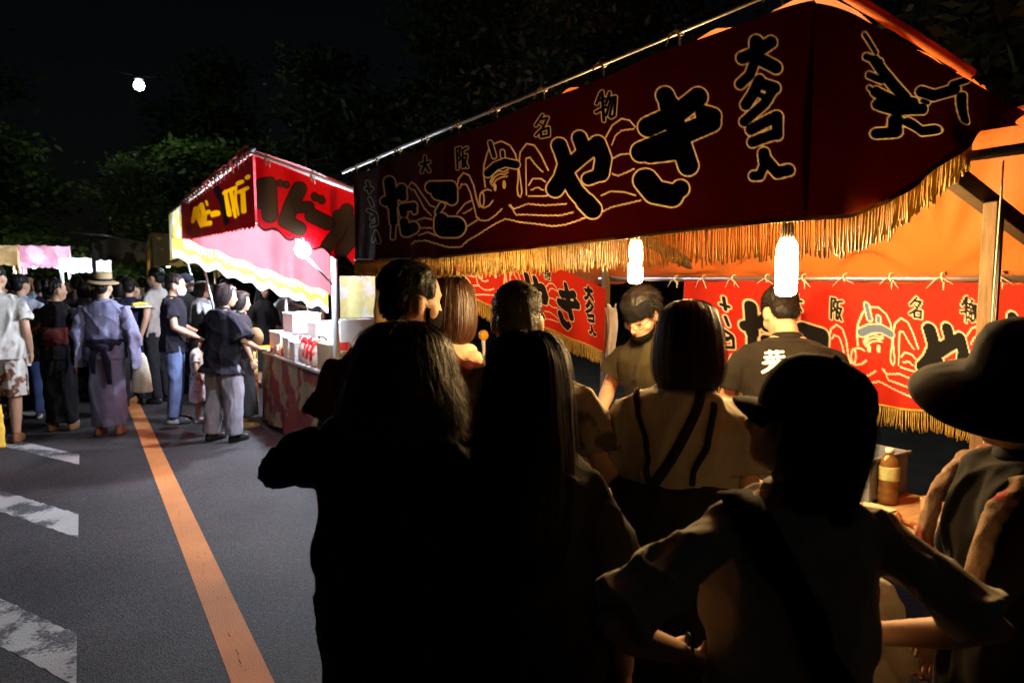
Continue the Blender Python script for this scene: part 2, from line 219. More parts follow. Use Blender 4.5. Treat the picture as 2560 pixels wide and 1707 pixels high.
LINES = [(1.8,1109.8,429.5,1107.1,402.7,1107.9,379.8,1115.5,353.0,1122.4,339.6),(1.8,1132.7,330.0,1150.0,324.2,1169.1,333.8,1180.6,353.0,1186.3,379.8,1186.3,410.4,1183.7,433.3,1186.3,448.7,1192.1,452.5,1195.9,441.0,1191.3,410.4,1187.5,383.6),(1.8,1121.3,418.0,1130.8,398.9,1142.3,391.2,1153.8,395.1,1163.4,389.3),(1.8,1123.2,422.6,1132.7,406.5,1144.2,398.9,1155.7,400.8,1163.4,395.1),(1.8,1127.0,426.5,1136.6,413.1,1148.1,407.3,1161.5,404.6),(1.8,1135.4,430.7,1135.2,434.1,1134.5,436.6,1133.5,437.6,1132.6,436.6,1131.9,434.1,1131.6,430.7,1131.9,427.2,1132.6,424.7,1133.5,423.8,1134.5,424.7,1135.2,427.2,1135.4,430.7),(1.8,1156.9,423.8,1156.6,427.8,1155.7,430.7,1154.6,431.8,1153.4,430.7,1152.6,427.8,1152.3,423.8,1152.6,419.8,1153.4,416.8,1154.6,415.7,1155.7,416.8,1156.6,419.8,1156.9,423.8),(1.8,1107.1,458.2,1106.4,466.8,1104.6,473.1,1102.1,475.5,1099.6,473.1,1097.8,466.8,1097.1,458.2,1097.8,449.6,1099.6,443.3,1102.1,441.0,1104.6,443.3,1106.4,449.6,1107.1,458.2),(1.8,1104.0,439.1,1115.5,434.5,1123.9,437.9),(1.8,1105.9,477.4,1119.3,471.6,1128.9,460.1),(1.8,1046.6,429.5,1050.4,410.4,1061.9,397.0,1075.3,402.7,1084.9,425.7,1090.6,456.3,1096.4,475.5),(1.8,935.6,429.5,943.2,418.0,954.7,425.7,970.0,448.7,985.4,471.6,996.8,475.5),(1.8,1188.2,379.8,1192.1,349.1,1207.4,330.0,1226.5,333.8,1241.8,356.8,1257.2,391.2),(1.8,1213.1,425.7,1222.7,410.4,1241.8,410.4,1251.4,418.0),(1.8,1213.1,450.6,1249.5,450.6,1291.6,441.0),(1.8,1387.3,314.7,1402.6,287.9,1425.6,272.6,1444.7,276.4,1458.1,291.7),(1.8,1402.6,364.4,1421.8,354.9,1444.7,353.0),(1.8,1375.8,448.7,1398.8,439.1,1433.2,441.0,1460.0,448.7),(1.8,958.6,506.1,973.9,500.3,991.1,504.2),(1.8,962.4,540.5,981.5,532.9,1000.7,540.5),(1.8,1046.6,490.8,1065.8,467.8,1081.1,460.1),(1.8,1069.6,521.4,1096.4,502.3),(1.6,1052.4,432.2,1053.6,431.4,1054.8,429.6,1056.1,426.3,1057.3,422.5,1059.0,422.7,1061.8,423.6,1064.5,423.1,1067.2,422.7,1069.7,424.9,1070.8,427.7,1072.0,429.1,1073.1,431.1,1074.2,435.1,1075.3,437.7,1076.4,439.0,1077.4,441.5,1078.1,445.4,1078.8,448.1,1079.4,449.4,1080.1,452.4,1080.8,456.2,1081.4,458.7,1082.1,459.9,1082.8,463.3,1083.5,467.0,1084.1,469.3,1084.8,470.4,1085.4,474.2,1086.0,477.8,1086.5,479.9,1087.1,481.0,1087.7,485.1,1088.3,488.6,1088.9,490.6,1089.4,491.8,1090.0,496.1,1090.6,499.4,1092.6,500.3,1094.8,500.9,1096.9,504.2,1099.1,506.3,1101.5,506.2,1104.3,505.4,1107.1,506.9,1109.8,507.1,1112.6,506.0,1115.3,505.6,1117.7,505.7,1120.1,504.3,1122.5,501.7,1124.8,500.3,1127.2,500.1,1129.6,498.6,1131.9,495.8,1134.3,494.8,1136.3,494.0,1138.3,491.8,1140.2,488.4,1142.2,487.2,1144.1,486.3,1146.1,483.9,1148.0,480.4,1150.0,479.6),(1.6,939.4,432.2,942.1,434.8,944.8,436.3,947.4,436.3,950.1,436.1,951.9,439.7,953.4,442.4,954.8,443.7,956.3,445.7,957.7,449.5,959.2,451.9,960.6,453.0,962.1,455.7,963.4,459.4,964.6,461.6,965.9,462.6,967.2,466.1,968.4,469.5,969.7,471.5,971.0,472.3,972.2,476.5,973.5,479.6,975.2,480.9,977.2,481.8,979.2,485.4,981.2,487.7,983.2,488.6,985.2,490.2,987.2,493.5,989.2,495.6),(1.6,945.2,560.4,947.3,560.4,949.4,559.4,951.5,557.0,953.6,553.7,956.0,554.3,958.7,554.7,961.4,553.8,964.0,552.1,966.7,553.5,969.4,553.9,972.1,552.8,974.8,551.3,977.5,552.6,980.1,553.8,982.7,553.8,985.3,553.2,987.9,555.6,990.5,556.8,993.1,556.7,995.7,556.3,998.3,558.6,1000.9,559.8,1003.5,559.6,1006.0,559.4,1008.6,561.7,1011.2,563.0,1013.7,562.9,1016.3,562.8,1018.8,565.2,1021.4,566.4,1024.0,566.3,1026.5,566.3,1029.2,568.1,1031.9,568.4,1034.6,567.4,1037.3,566.7,1040.0,568.1,1042.7,568.4,1045.4,567.4,1048.1,566.7,1050.8,568.1,1053.5,568.4,1056.2,567.4,1058.6,566.2,1060.5,565.7,1062.5,564.0,1064.4,561.0,1066.3,558.6,1068.2,558.1,1070.1,556.4,1072.0,553.4,1074.0,551.2,1076.2,551.0,1078.5,549.7,1080.7,547.0,1083.0,545.2,1085.2,545.0,1087.5,543.7,1089.7,541.0,1092.0,539.3,1094.2,539.1,1096.5,537.6,1098.7,534.9,1101.0,533.3,1103.2,533.1,1105.4,531.6,1107.7,528.9,1110.0,527.5,1112.4,527.5,1114.7,526.1,1117.1,523.5,1119.4,522.2,1121.7,522.1,1124.1,520.7,1126.4,518.1,1128.8,516.9,1131.1,516.8,1133.5,515.3,1135.8,512.7,1138.3,511.8,1140.7,511.8,1143.1,510.4,1145.5,507.8,1147.9,507.0,1150.3,506.9,1152.7,505.6,1155.2,503.0,1157.6,502.3,1160.2,503.9,1162.8,504.2,1165.5,503.4,1168.1,504.6,1170.7,506.2,1173.4,506.6,1176.0,505.7,1178.7,507.0,1181.3,508.6,1183.9,508.9,1186.6,508.0,1189.2,509.4,1191.8,511.0,1194.5,510.9,1197.2,509.7,1199.9,510.8,1202.6,512.1,1205.3,511.9,1207.9,510.7,1210.6,512.0,1213.3,513.2,1216.0,513.0,1218.7,511.7,1221.4,513.1,1224.1,514.2,1226.7,514.0,1229.4,512.8,1232.1,514.3,1234.8,515.5,1237.4,515.4,1240.1,514.3,1242.8,515.9,1245.5,517.1,1248.1,517.0,1250.8,515.8,1253.5,517.6,1256.1,518.7,1258.8,518.6,1261.5,517.4,1264.1,519.2,1266.8,520.3,1269.5,519.9,1272.2,517.9,1274.8,519.1,1277.5,519.5,1280.2,518.5,1282.9,516.5,1285.6,517.8,1288.2,518.2,1290.9,517.1,1293.6,515.3,1296.3,516.5,1299.0,516.8,1301.5,515.3,1304.1,512.9,1306.6,513.6,1309.1,513.3,1311.7,511.6,1314.2,509.3,1316.8,510.0,1319.3,509.6,1321.8,507.9,1324.4,505.7,1326.9,506.3,1329.3,505.6,1331.7,503.5,1334.1,501.2,1336.5,501.5,1339.0,500.8,1341.4,498.7),(1.6,1169.1,470.5,1170.4,474.5,1171.7,477.6,1173.0,479.2,1174.4,480.3,1175.7,484.3,1177.0,487.2,1178.3,488.7,1179.6,490.1,1181.3,493.4,1184.0,493.8,1186.8,492.8,1189.5,492.0,1192.3,493.5,1195.0,493.8,1197.8,492.6,1200.5,492.2,1203.2,493.6,1206.0,493.7,1208.7,492.5,1211.5,492.4,1214.2,493.8,1216.9,493.9,1219.7,492.8,1222.4,493.1,1225.2,494.4,1227.9,494.4,1230.6,493.1,1233.4,493.8,1236.1,495.0,1238.9,494.9,1241.6,493.5,1244.3,494.5,1247.1,495.6,1249.8,495.3,1252.6,493.8,1255.3,494.9,1258.0,495.7,1260.8,495.2,1263.5,493.6,1266.3,495.0,1269.0,495.7,1271.8,495.1,1274.5,493.5,1277.2,495.1,1280.0,495.7,1282.7,495.0,1285.5,493.6,1288.2,495.1,1290.8,494.9,1293.5,493.2,1296.1,491.4,1298.8,492.2,1301.4,491.8,1304.0,490.0,1306.7,488.6,1309.3,489.3,1311.9,488.8,1314.6,486.9),(1.6,1165.3,470.5,1167.6,473.7,1169.9,475.8,1172.2,476.6,1174.5,476.9,1176.8,479.9,1179.4,479.5,1182.1,477.7,1184.7,476.0,1187.3,476.6,1190.0,476.0,1192.6,474.0,1195.2,472.7,1197.8,473.2,1200.5,472.4,1203.1,470.2,1205.7,469.4,1208.3,469.8,1211.0,468.8,1213.7,467.5,1216.5,468.3,1219.2,469.7,1222.0,469.6,1224.7,468.4,1227.5,469.6,1230.3,470.8,1233.0,470.6,1235.8,469.3,1238.5,470.9,1241.3,472.0,1244.0,471.5,1246.8,470.3,1249.6,472.2,1252.3,472.5,1255.1,471.5,1257.8,470.2,1260.6,471.5,1263.4,471.7,1266.1,470.4,1268.9,469.5,1271.6,470.8,1274.4,470.8,1277.2,469.4,1279.9,468.9,1282.7,470.0,1285.5,469.8,1288.2,468.3,1291.0,468.3,1293.7,469.3,1296.5,468.9,1299.3,467.2),(1.6,1207.4,447.5,1207.3,446.4,1207.2,444.3,1207.1,440.7,1207.0,436.7,1206.9,435.5,1206.8,433.2,1206.7,429.5,1206.6,425.9,1206.5,424.6,1206.4,422.2,1206.3,418.3,1206.2,415.1,1206.1,413.7,1206.0,411.1,1205.9,407.1,1205.8,404.2,1205.7,402.8,1205.6,400.0,1205.5,395.9,1205.5,393.4,1205.5,391.8,1205.5,388.8,1205.5,384.6,1205.5,382.5,1205.5,380.8,1205.5,377.7,1205.5,373.4,1205.5,371.7,1205.5,369.8,1205.5,366.5,1206.7,363.0,1209.2,363.3,1211.8,363.1,1214.4,361.3,1216.3,361.1,1218.0,364.9,1219.8,367.6,1221.5,369.0,1223.2,369.9,1224.9,373.7,1226.6,376.2,1228.4,377.4,1230.1,378.8,1232.0,382.2,1234.0,384.4,1235.9,385.3,1237.9,386.8,1239.8,390.1,1241.8,392.2,1243.7,392.9,1245.7,394.8),(1.6,1218.9,436.0,1221.5,436.5,1224.2,435.6,1226.8,433.2,1229.5,431.5,1232.1,431.5,1234.7,430.7,1237.3,430.6,1239.9,433.0,1242.4,435.4,1245.0,436.1,1247.6,436.3),(1.6,1400.7,332.7,1401.8,331.7,1402.9,329.6,1404.0,326.0,1405.1,322.6,1406.2,321.4,1407.4,318.9,1408.5,314.9,1409.6,312.4,1411.1,311.3,1413.4,309.3,1415.7,305.9,1418.0,305.4,1420.3,304.5,1422.6,302.0,1424.9,298.9,1427.6,299.8,1430.5,299.8,1433.4,298.4,1436.2,297.6,1439.1,298.6,1441.9,298.2,1444.8,296.4,1447.6,296.7,1450.5,297.4,1453.4,296.5,1456.2,294.5),(1.6,1402.6,397.7,1405.4,400.3,1408.1,401.7,1410.9,401.5,1413.7,401.6,1416.4,403.9,1419.1,404.1,1421.8,401.7,1424.5,400.9,1427.3,401.1,1430.0,399.8,1432.7,397.3,1435.4,397.4,1438.1,397.3,1440.8,395.5,1443.3,392.9,1445.9,393.3,1448.5,392.4,1451.1,390.0,1453.6,388.3,1456.2,388.4),(1.6,1379.7,483.9,1382.2,484.5,1384.8,484.0,1387.4,482.1,1390.0,479.9,1392.6,480.4,1395.2,479.6,1397.8,477.5,1400.4,475.9,1403.0,476.3,1405.8,475.8,1408.5,474.0,1411.3,473.6,1414.0,474.2,1416.8,473.5,1419.5,471.4,1422.3,471.7,1425.0,472.1,1427.8,471.1,1430.6,468.9,1433.3,469.7,1436.1,469.9,1438.8,468.6,1441.6,466.7,1444.3,467.6,1447.0,467.4,1449.7,465.7,1452.5,464.3,1455.2,465.1,1457.9,464.6,1460.6,462.7,1463.4,461.9,1466.1,462.5,1468.8,461.7,1471.5,459.6),(1.6,964.3,522.2,967.3,523.9,970.3,524.4,973.2,523.3,976.2,522.9,979.2,524.3,982.2,524.1,985.1,522.6,988.1,523.6,991.1,524.5),(1.6,1061.9,489.6,1064.7,489.8,1067.4,488.5,1070.1,485.5,1072.9,484.3,1075.6,483.7,1078.3,481.2,1081.1,478.7)]
SIDE = [(4.1,1990.6,77.9,2021.4,119.0),(7.4,2000.8,127.2,2033.7,139.5),(10.7,2021.4,135.4,2054.2,172.3,2091.1,221.5),(7.4,2013.1,168.2,2046.0,180.5),(11.5,2033.7,205.1,2074.7,229.7,2107.5,233.8),(12.3,2041.9,233.8,2078.8,250.3,2132.1,248.2),(4.9,2017.3,196.9,2046.0,213.3),(12.3,2074.7,270.8,2070.6,301.5,2041.9,301.5),(10.7,2095.2,279.0,2128.0,299.5,2160.8,295.4),(12.3,2123.9,209.2,2156.7,217.4,2197.8,205.1),(7.4,2193.7,192.8,2218.3,184.6),(10.7,2214.2,221.5,2218.3,274.9),(4.9,2128.0,229.7,2144.4,233.8)]
S2Y = [(6.1,442.9,507.3,450.3,479.9),(6.1,450.3,481.4,461.8,518.0),(2.4,456.4,472.3,457.9,479.3),(6.1,463.4,470.8,468.5,495.2,468.5,515.0),(4.9,468.5,492.1,478.6,486.0),(6.1,469.5,515.0,483.2,511.9),(2.7,473.1,461.6,475.5,470.8),(7.3,488.6,492.7,497.8,489.7),(4.0,513.6,444.0,529.5,435.7),(4.6,518.2,440.3,527.3,493.6),(4.0,529.5,435.7,538.6,498.2),(4.6,531.9,434.2,541.6,430.6),(4.3,541.6,430.6,539.5,458.6,548.7,492.1),(4.3,540.4,458.6,534.9,483.0),(5.2,545.6,422.0,556.3,417.5),(4.3,548.7,441.8,567.8,431.8),(5.2,558.7,440.3,560.8,486.0),(4.9,566.9,408.3,570.0,405.3)]
S2N = [(7.9,498.4,434.2,513.6,470.8,519.7,510.4)]
S2B = [(17.1,592.8,461.6,603.5,428.1),(17.7,617.2,428.1,620.2,492.1),(13.4,602.0,423.6,620.2,420.5),(5.5,643.1,419.0,644.6,422.6),(5.5,656.8,422.0,658.3,425.7),(15.8,687.3,434.2,672.0,464.7,656.8,507.3),(14.6,656.8,507.3,687.3,525.6),(11.6,672.0,476.9,708.6,475.3),(7.3,722.3,451.0,724.4,454.0),(7.3,736.6,457.1,739.0,460.1),(15.2,716.2,495.2,751.2,511.9),(13.4,778.6,496.7,818.2,510.4),(14.0,796.9,483.0,778.6,531.7,751.2,565.2),(14.6,818.2,510.4,806.1,550.0,784.7,577.4)]
M_FRONT = [[-36.1490327,22.9456407,810.2322993],[-125.6517181,373.2947515,401.1775737],[-0.1933103,0.0195116,1.0]]
M_SIDE = [[1119.4637286,57.4542837,1744.147925],[197.7246285,934.7040187,-36.2403466],[0.3041917,0.0488557,1.0]]
M_S2F = [[-18.6476618,11.8366251,430.9820142],[-64.8180758,192.5659901,463.9763622],[-0.0997201,0.0100652,1.0]]
M_S2S = [[371.346605,19.0586373,579.845485],[65.5888777,310.0584281,350.4756827],[0.100906,0.0162063,1.0]]
# ================================================================== SETTING
def sheet(name, x0, x1, y0, y1, z, ma, nx=2, ny=2):
    X, Y = np.meshgrid(np.linspace(x0, x1, nx), np.linspace(y0, y1, ny), indexing='ij')
    return obj(name, MB().grid(np.stack([X, Y, np.full_like(X, z)], 2)).me(name), ma)
def flip(me):
    bm = bmesh.new(); bm.from_mesh(me); bmesh.ops.reverse_faces(bm, faces=bm.faces); bm.to_mesh(me); bm.free()
def asphalt(name, base, paint=None, cut=.5, psc=7):
    m = bpy.data.materials.new(name); m.use_nodes = True; n = m.node_tree.nodes; l = m.node_tree.links; b = n['Principled BSDF']
    tc = n.new('ShaderNodeTexCoord')
    def noise(sc_, det=3):
        z = n.new('ShaderNodeTexNoise'); z.inputs['Scale'].default_value = sc_; z.inputs['Detail'].default_value = det; l.new(tc.outputs['Object'], z.inputs['Vector']); return z
    vo = n.new('ShaderNodeTexVoronoi'); vo.inputs['Scale'].default_value = 130; l.new(tc.outputs['Object'], vo.inputs['Vector'])
    big = noise(1.3, 6); fine = noise(170, 2)
    sv = n.new('ShaderNodeTexVoronoi'); sv.inputs['Scale'].default_value = 105; l.new(tc.outputs['Object'], sv.inputs['Vector']); sp = n.new('ShaderNodeSeparateColor'); l.new(sv.outputs['Color'], sp.inputs[0])
    sm_ = n.new('ShaderNodeMapRange'); sm_.inputs[1].default_value = .2; sm_.inputs[2].default_value = 1.; sm_.inputs[3].default_value = .7; sm_.inputs[4].default_value = 1.5; l.new(sp.outputs[0], sm_.inputs[0])
    cr = n.new('ShaderNodeValToRGB'); l.new(fine.outputs[0], cr.inputs[0]); e = cr.color_ramp.elements
    e[0].position = .3; e[0].color = (base*.45, base*.47, base*.53, 1); e[1].position = .72; e[1].color = (base*1.85, base*1.9, base*2.05, 1)
    mr = n.new('ShaderNodeMapRange'); mr.inputs[1].default_value = .3; mr.inputs[2].default_value = .7; mr.inputs[3].default_value = .7; mr.inputs[4].default_value = 1.25; l.new(big.outputs[0], mr.inputs[0])
    mu = n.new('ShaderNodeVectorMath'); mu.operation = 'SCALE'; l.new(cr.outputs[0], mu.inputs[0]); l.new(mr.outputs[0], mu.inputs['Scale'])
    m3 = n.new('ShaderNodeVectorMath'); m3.operation = 'SCALE'; l.new(mu.outputs[0], m3.inputs[0]); l.new(sm_.outputs[0], m3.inputs['Scale']); c = m3.outputs[0]
    if paint:
        p1 = noise(psc, 8); p2 = noise(psc*14, 4); ad = n.new('ShaderNodeMath'); ad.operation = 'MULTIPLY_ADD'; l.new(p2.outputs[0], ad.inputs[0]); ad.inputs[1].default_value = .35; l.new(p1.outputs[0], ad.inputs[2])
        r2 = n.new('ShaderNodeMapRange'); r2.inputs[1].default_value = cut; r2.inputs[2].default_value = cut + .09; l.new(ad.outputs[0], r2.inputs[0])
        mx = n.new('ShaderNodeMix'); mx.data_type = 'RGBA'; l.new(r2.outputs[0], mx.inputs[0]); l.new(c, mx.inputs[6])
        pm = n.new('ShaderNodeVectorMath'); pm.operation = 'SCALE'; pm.inputs[0].default_value = paint; l.new(mr.outputs[0], pm.inputs['Scale']); l.new(pm.outputs[0], mx.inputs[7]); c = mx.outputs[2]
    l.new(c, b.inputs['Base Color'])
    rr = n.new('ShaderNodeMapRange'); rr.inputs[3].default_value = .6; rr.inputs[4].default_value = .95; l.new(fine.outputs[0], rr.inputs[0]); l.new(rr.outputs[0], b.inputs['Roughness'])
    b.inputs['Specular IOR Level'].default_value = .22
    bp = n.new('ShaderNodeBump'); bp.inputs['Strength'].default_value = .36 if not paint else .25; bp.inputs['Distance'].default_value = .006
    l.new(vo.outputs['Distance'], bp.inputs['Height']); l.new(bp.outputs[0], b.inputs['Normal'])
    return m
ASPH = asphalt('asphalt', .036)
LINEM = asphalt('orange_road_paint', .075, (.58, .22, .07), .38, 5)
WHITEM = asphalt('worn_white_paint', .075, (.40, .40, .40), .60, 4)
SOIL = mat('forest_soil', (.035, .03, .02), var=.5, scale=3, bump=.6, bscale=12)
tag(sheet('ground', -250, 250, -250, 250, -.02, SOIL), None, None, kind='structure')
tag(sheet('road', -9, 4.6, -30, 70, 0, ASPH), None, None, kind='structure')
o = sheet('orange_line', .437, .585, -3, 60, .0022, LINEM, 2, 40); tag(o, 'solid orange centre line painted along the grey asphalt road', 'road marking', kind='structure')
for k, (ya, wd) in enumerate(((3.12, .48), (5.0, .52), (7.06, .42), (9.05, .42), (11.1, .42))):
    tt_ = np.linspace(0, 1, 160); P = np.zeros((160, 2, 3)); P[:, :, 0] = (-.09 - 2.51*tt_)[:, None]; P[:, 0, 1] = ya + 4.75*tt_ + npr.normal(size=160)*.008; P[:, 1, 1] = ya + wd + 4.75*tt_ + npr.normal(size=160)*.008; P[:, :, 2] = .0018
    m = MB().grid(P).me('m', False); flip(m)
    o = obj('white_marking', m, WHITEM); o['kind'] = 'structure'
# scuffs along the middle of the orange line
mb = MB(); y_ = 2.2; CRK = mat('dark_crack', (.02, .018, .016), rough=.95)
while y_ < 9:
    L_ = rnd.uniform(.01, .07); x_ = .508 + rnd.uniform(-.012, .012); wd_ = rnd.uniform(.0008, .0022); a_ = rnd.uniform(-.25, .25)
    mb.grid(np.array([[(x_ - wd_, y_, .0040), (x_ + wd_, y_ + .01, .0040)], [(x_ - wd_*.4 + a_*L_*.3, y_ + L_, .0040), (x_ + wd_*.5 + a_*L_*.3, y_ + L_, .0040)]])); y_ += L_ + rnd.choice((.02, .05, .12, .3, .6))*rnd.uniform(.6, 1.3)
o = obj('road_crack', mb.me('crack', False), CRK); flip(o.data); o['kind'] = 'structure'
# ------------------------------------------------------------------ trees
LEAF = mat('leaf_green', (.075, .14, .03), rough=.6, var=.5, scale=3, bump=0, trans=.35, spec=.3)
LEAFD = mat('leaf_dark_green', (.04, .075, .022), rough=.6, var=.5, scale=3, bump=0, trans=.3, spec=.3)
BARK = mat('bark', (.07, .05, .035), rough=.9, var=.4, scale=9, bump=.6, bscale=40, stretch=(3, 3, .6))
def tree_meshes(seed, h, spread, nl, leaf=.16):
    g = np.random.default_rng(seed); tb = MB()
    P = [(0, 0, 0)]; 
    for i in range(1, 7): P.append((P[-1][0] + g.normal()*.12, P[-1][1] + g.normal()*.12, h*.8*i/6))
    tb.tube(P, np.linspace(.2, .04, 7)*h/8, 8); ends = []
    for i in range(15):
        k = g.integers(2, 7); a = g.random()*6.28; L = spread*(.55 + .5*g.random())*(1.15 - .12*k); p0 = np.array(P[k]); d = np.array([math.cos(a), math.sin(a), .25 + .35*g.random()])
        Q = [p0 + d*L*t + np.array([0, 0, -.25*L*t*t]) + g.normal(size=3)*.08*(t > 0) for t in (0, .35, .7, 1.)]
        tb.tube(Q, [.06*h/8, .045*h/8, .028*h/8, .012*h/8], 6); ends += [Q[1], Q[2], Q[3], (np.array(Q[2]) + Q[3])/2]
    ends += [np.array(P[-1]) + (0, 0, .4), np.array(P[-1])]
    ends = np.array(ends); ne = len(ends)
    c = ends[g.integers(0, ne, nl)] + g.normal(size=(nl, 3))*np.array([.42, .42, .26])*spread/2.6
    c[:, 2] = np.maximum(c[:, 2], h*.16)
    t = g.normal(size=(nl, 3)); t[:, 2] *= .5; t /= np.linalg.norm(t, axis=1)[:, None]
    u = np.cross(t, g.normal(size=(nl, 3))); u /= np.linalg.norm(u, axis=1)[:, None]
    s = leaf*(.6 + .8*g.random((nl, 1)))
    V = np.stack([c - t*s, c + u*s*.42, c + t*s, c - u*s*.42], 1).reshape(-1, 3)
    return tb.me('trunk'), mesh('crown', V, [(4*i, 4*i+1, 4*i+2, 4*i+3) for i in range(nl)], False)
TR = [tree_meshes(11, 8, 3.0, 6500), tree_meshes(12, 10, 3.2, 7500), tree_meshes(13, 7, 2.8, 6000), tree_meshes(14, 9, 3.0, 24000, .065)]
for t, c in TR: t.materials.append(BARK); c.materials.append(LEAFD)
def tree(x, y, k, s, rz, label, green=False):
    o = empty('tree', (x, y, -.02), rz); o.scale = (s, s, s); tag(o, label, 'tree', 'trees standing behind the stalls')
    obj('trunk', TR[k][0], None, o); c = obj('crown', TR[k][1], None, o)
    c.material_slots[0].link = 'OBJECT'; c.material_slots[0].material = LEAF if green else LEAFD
    return o
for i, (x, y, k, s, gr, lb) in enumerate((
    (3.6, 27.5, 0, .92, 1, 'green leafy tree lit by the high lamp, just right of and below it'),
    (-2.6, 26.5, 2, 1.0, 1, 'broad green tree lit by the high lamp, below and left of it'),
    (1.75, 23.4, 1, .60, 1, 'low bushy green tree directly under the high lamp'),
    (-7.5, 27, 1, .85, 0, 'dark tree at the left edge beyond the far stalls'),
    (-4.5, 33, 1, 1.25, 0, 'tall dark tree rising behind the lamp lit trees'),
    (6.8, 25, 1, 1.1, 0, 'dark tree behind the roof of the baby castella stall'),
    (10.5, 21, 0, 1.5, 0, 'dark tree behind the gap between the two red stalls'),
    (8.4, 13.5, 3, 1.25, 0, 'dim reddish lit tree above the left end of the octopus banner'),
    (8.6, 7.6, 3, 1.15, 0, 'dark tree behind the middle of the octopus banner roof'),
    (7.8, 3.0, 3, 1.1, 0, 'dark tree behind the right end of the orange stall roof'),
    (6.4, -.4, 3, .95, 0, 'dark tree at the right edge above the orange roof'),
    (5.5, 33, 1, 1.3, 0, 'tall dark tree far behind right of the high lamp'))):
    tree(x, y, k, s, i*1.3, lb, gr)
# street lamp
GLOBE = mat('street_lamp_light', (.9, .95, .9), emit=((.93, 1, .86), 125), bump=0)
sx, sy, sz = 1.83, 25.0, 7.83
o = empty('high_lamp', (sx - .9, sy + .12, 0)); tag(o, 'bright white lamp shining above the trees in the night sky', 'lamp')
tubeo('cable', [(-6, 1, 9.4), (-3, .5, 8.7), (.9, 0, 8.1), (4, .3, 8.6), (6.5, .6, 9.3)], .006, mat('black_pole', (.006, .006, .006), rough=.95, spec=.02), o)
obj('lamp_globe', MB().ell((.9, 0, sz), (.15, .15, .15), None, 18, 12).me(), GLOBE, o)
obj('lamp_cap', MB().hrings([(sz + .17, 0, .12, .12, .9), (sz + .22, 0, .14, .14, .9), (sz + .27, 0, .05, .05, .9)], 16).me(), DARKM, o)
# ================================================================== BIG TAKOYAKI STALL
TARP = mat('orange_tarpaulin', (.80, .20, .042), rough=.55, var=.10, scale=3, bump=.12, bscale=90, trans=.38, spec=.3)
st = empty('takoyaki_stall', (2.2, 2.4, 0)); tag(st, 'large food stall with orange tarpaulin roof on timber posts and steel pipes', 'food stall')
def par(o): o.parent = st; o.matrix_parent_inverse = Matrix.Translation(st.location).inverted(); return o
def roofz(X, Y):
    m = 2.300 - .29*(X - 1.53); e = 2.312 - .115*(X - 1.53); k = np.clip((1.75 - Y)/.75, 0, 1); k = k*k*(3 - 2*k)
    z = m*(1 - k) + e*k
    b = np.clip((X - 2.74)/.26, 0, 1)
    return z*(1 - b) + 1.60*b
n1, n2 = 150, 110
Y, U = np.meshgrid(np.linspace(1.055, 4.32, n1), np.linspace(0, 1, n2), indexing='ij')
X = 1.53 + 1.47*U; Z = roofz(X, Y)
Z = Z - .03*np.sin(np.pi*np.clip((X - 1.47)/1.27, 0, 1))*(1 + .5*np.sin(Y*3))
for cxx, cyy in ((2.97, 1.45), (2.97, 1.95), (2.97, 2.5), (2.97, 3.1), (1.5, 1.6), (1.5, 2.6), (1.5, 3.5), (2.31, 1.1)):
    dx = X - cxx; dy = Y - cyy; rr = np.hypot(dx, dy); an = np.arctan2(dy, dx)
    Z += .026*np.exp(-rr*1.5)*np.sin(an*13 + cyy*3)*np.clip(rr*4, 0, 1)*np.clip((X - 1.53)*3, 0, 1)
Z -= .022*np.abs(np.sin((Y - 1.03)*9.24))*np.clip(1 - (X - 1.53)*6, 0, 1)
Z += .006*np.sin(Y*21 + 3*np.sin(X*5)) + .005*np.sin(Y*8 + X*11)
par(obj('roof', MB().grid(np.stack([X, Y, Z], 2)).me('roof'), TARP))
def pipe(name, a, b, r=.016, ma=METAL): return par(tubeo(name, [a, tuple((np.array(a) + b)/2), b], r, ma, None, 14))
pipe('front_rail', (1.485, 4.45, 2.322), (1.485, .92, 2.322), .011, mat('dull_steel', (.26, .25, .24), rough=.4, metal=.8, var=.25, scale=30))
par(tubeo('roof_hem', [(1.56, 1.045, 2.318), (1.67, 1.045, 2.305), (1.95, 1.045, 2.268), (2.27, 1.045, 2.222)], .015, TARP, None, 12))
pipe('purlin', (2.31, 4.3, 1.985), (2.31, .72, 1.985), .016)
pipe('back_rail', (2.96, 3.6, 1.63), (2.96, .7, 1.615), .015)
def beam(name, a, b, w_=.045, d_=.05, ma=WOOD):
    a = Vector(a); b = Vector(b); L = (b - a).length
    me = MB().box((0, 0, L/2), (w_, d_, L)).me(name, False); bevel(me, .004, 1)
    return par(obj(name, me, ma, None, a, (b - a).to_track_quat('Z', 'Y').to_euler()))
DARKT = mat('dark_timber', (.07, .045, .025), rough=.8, var=.3, scale=14, bump=.4, bscale=60)
beam('post', (2.50, 1.06, 0), (2.50, 1.06, 1.86), .05, .045)
beam('post', (2.93, 3.5, 0), (2.93, 3.5, 1.72), .045, .045)
beam('post', (1.66, 4.12, 0), (1.66, 4.12, 2.25), .05, .05)
beam('rafter', (2.13, 1.10, 1.985), (3.05, 1.10, 1.72), .05, .06, DARKT)
beam('rafter', (1.6, 3.55, 2.17), (2.95, 3.55, 1.74), .045, .055, DARKT)
beam('rafter', (1.55, 2.75, 2.20), (2.93, 2.75, 1.70), .035, .05, DARKT)
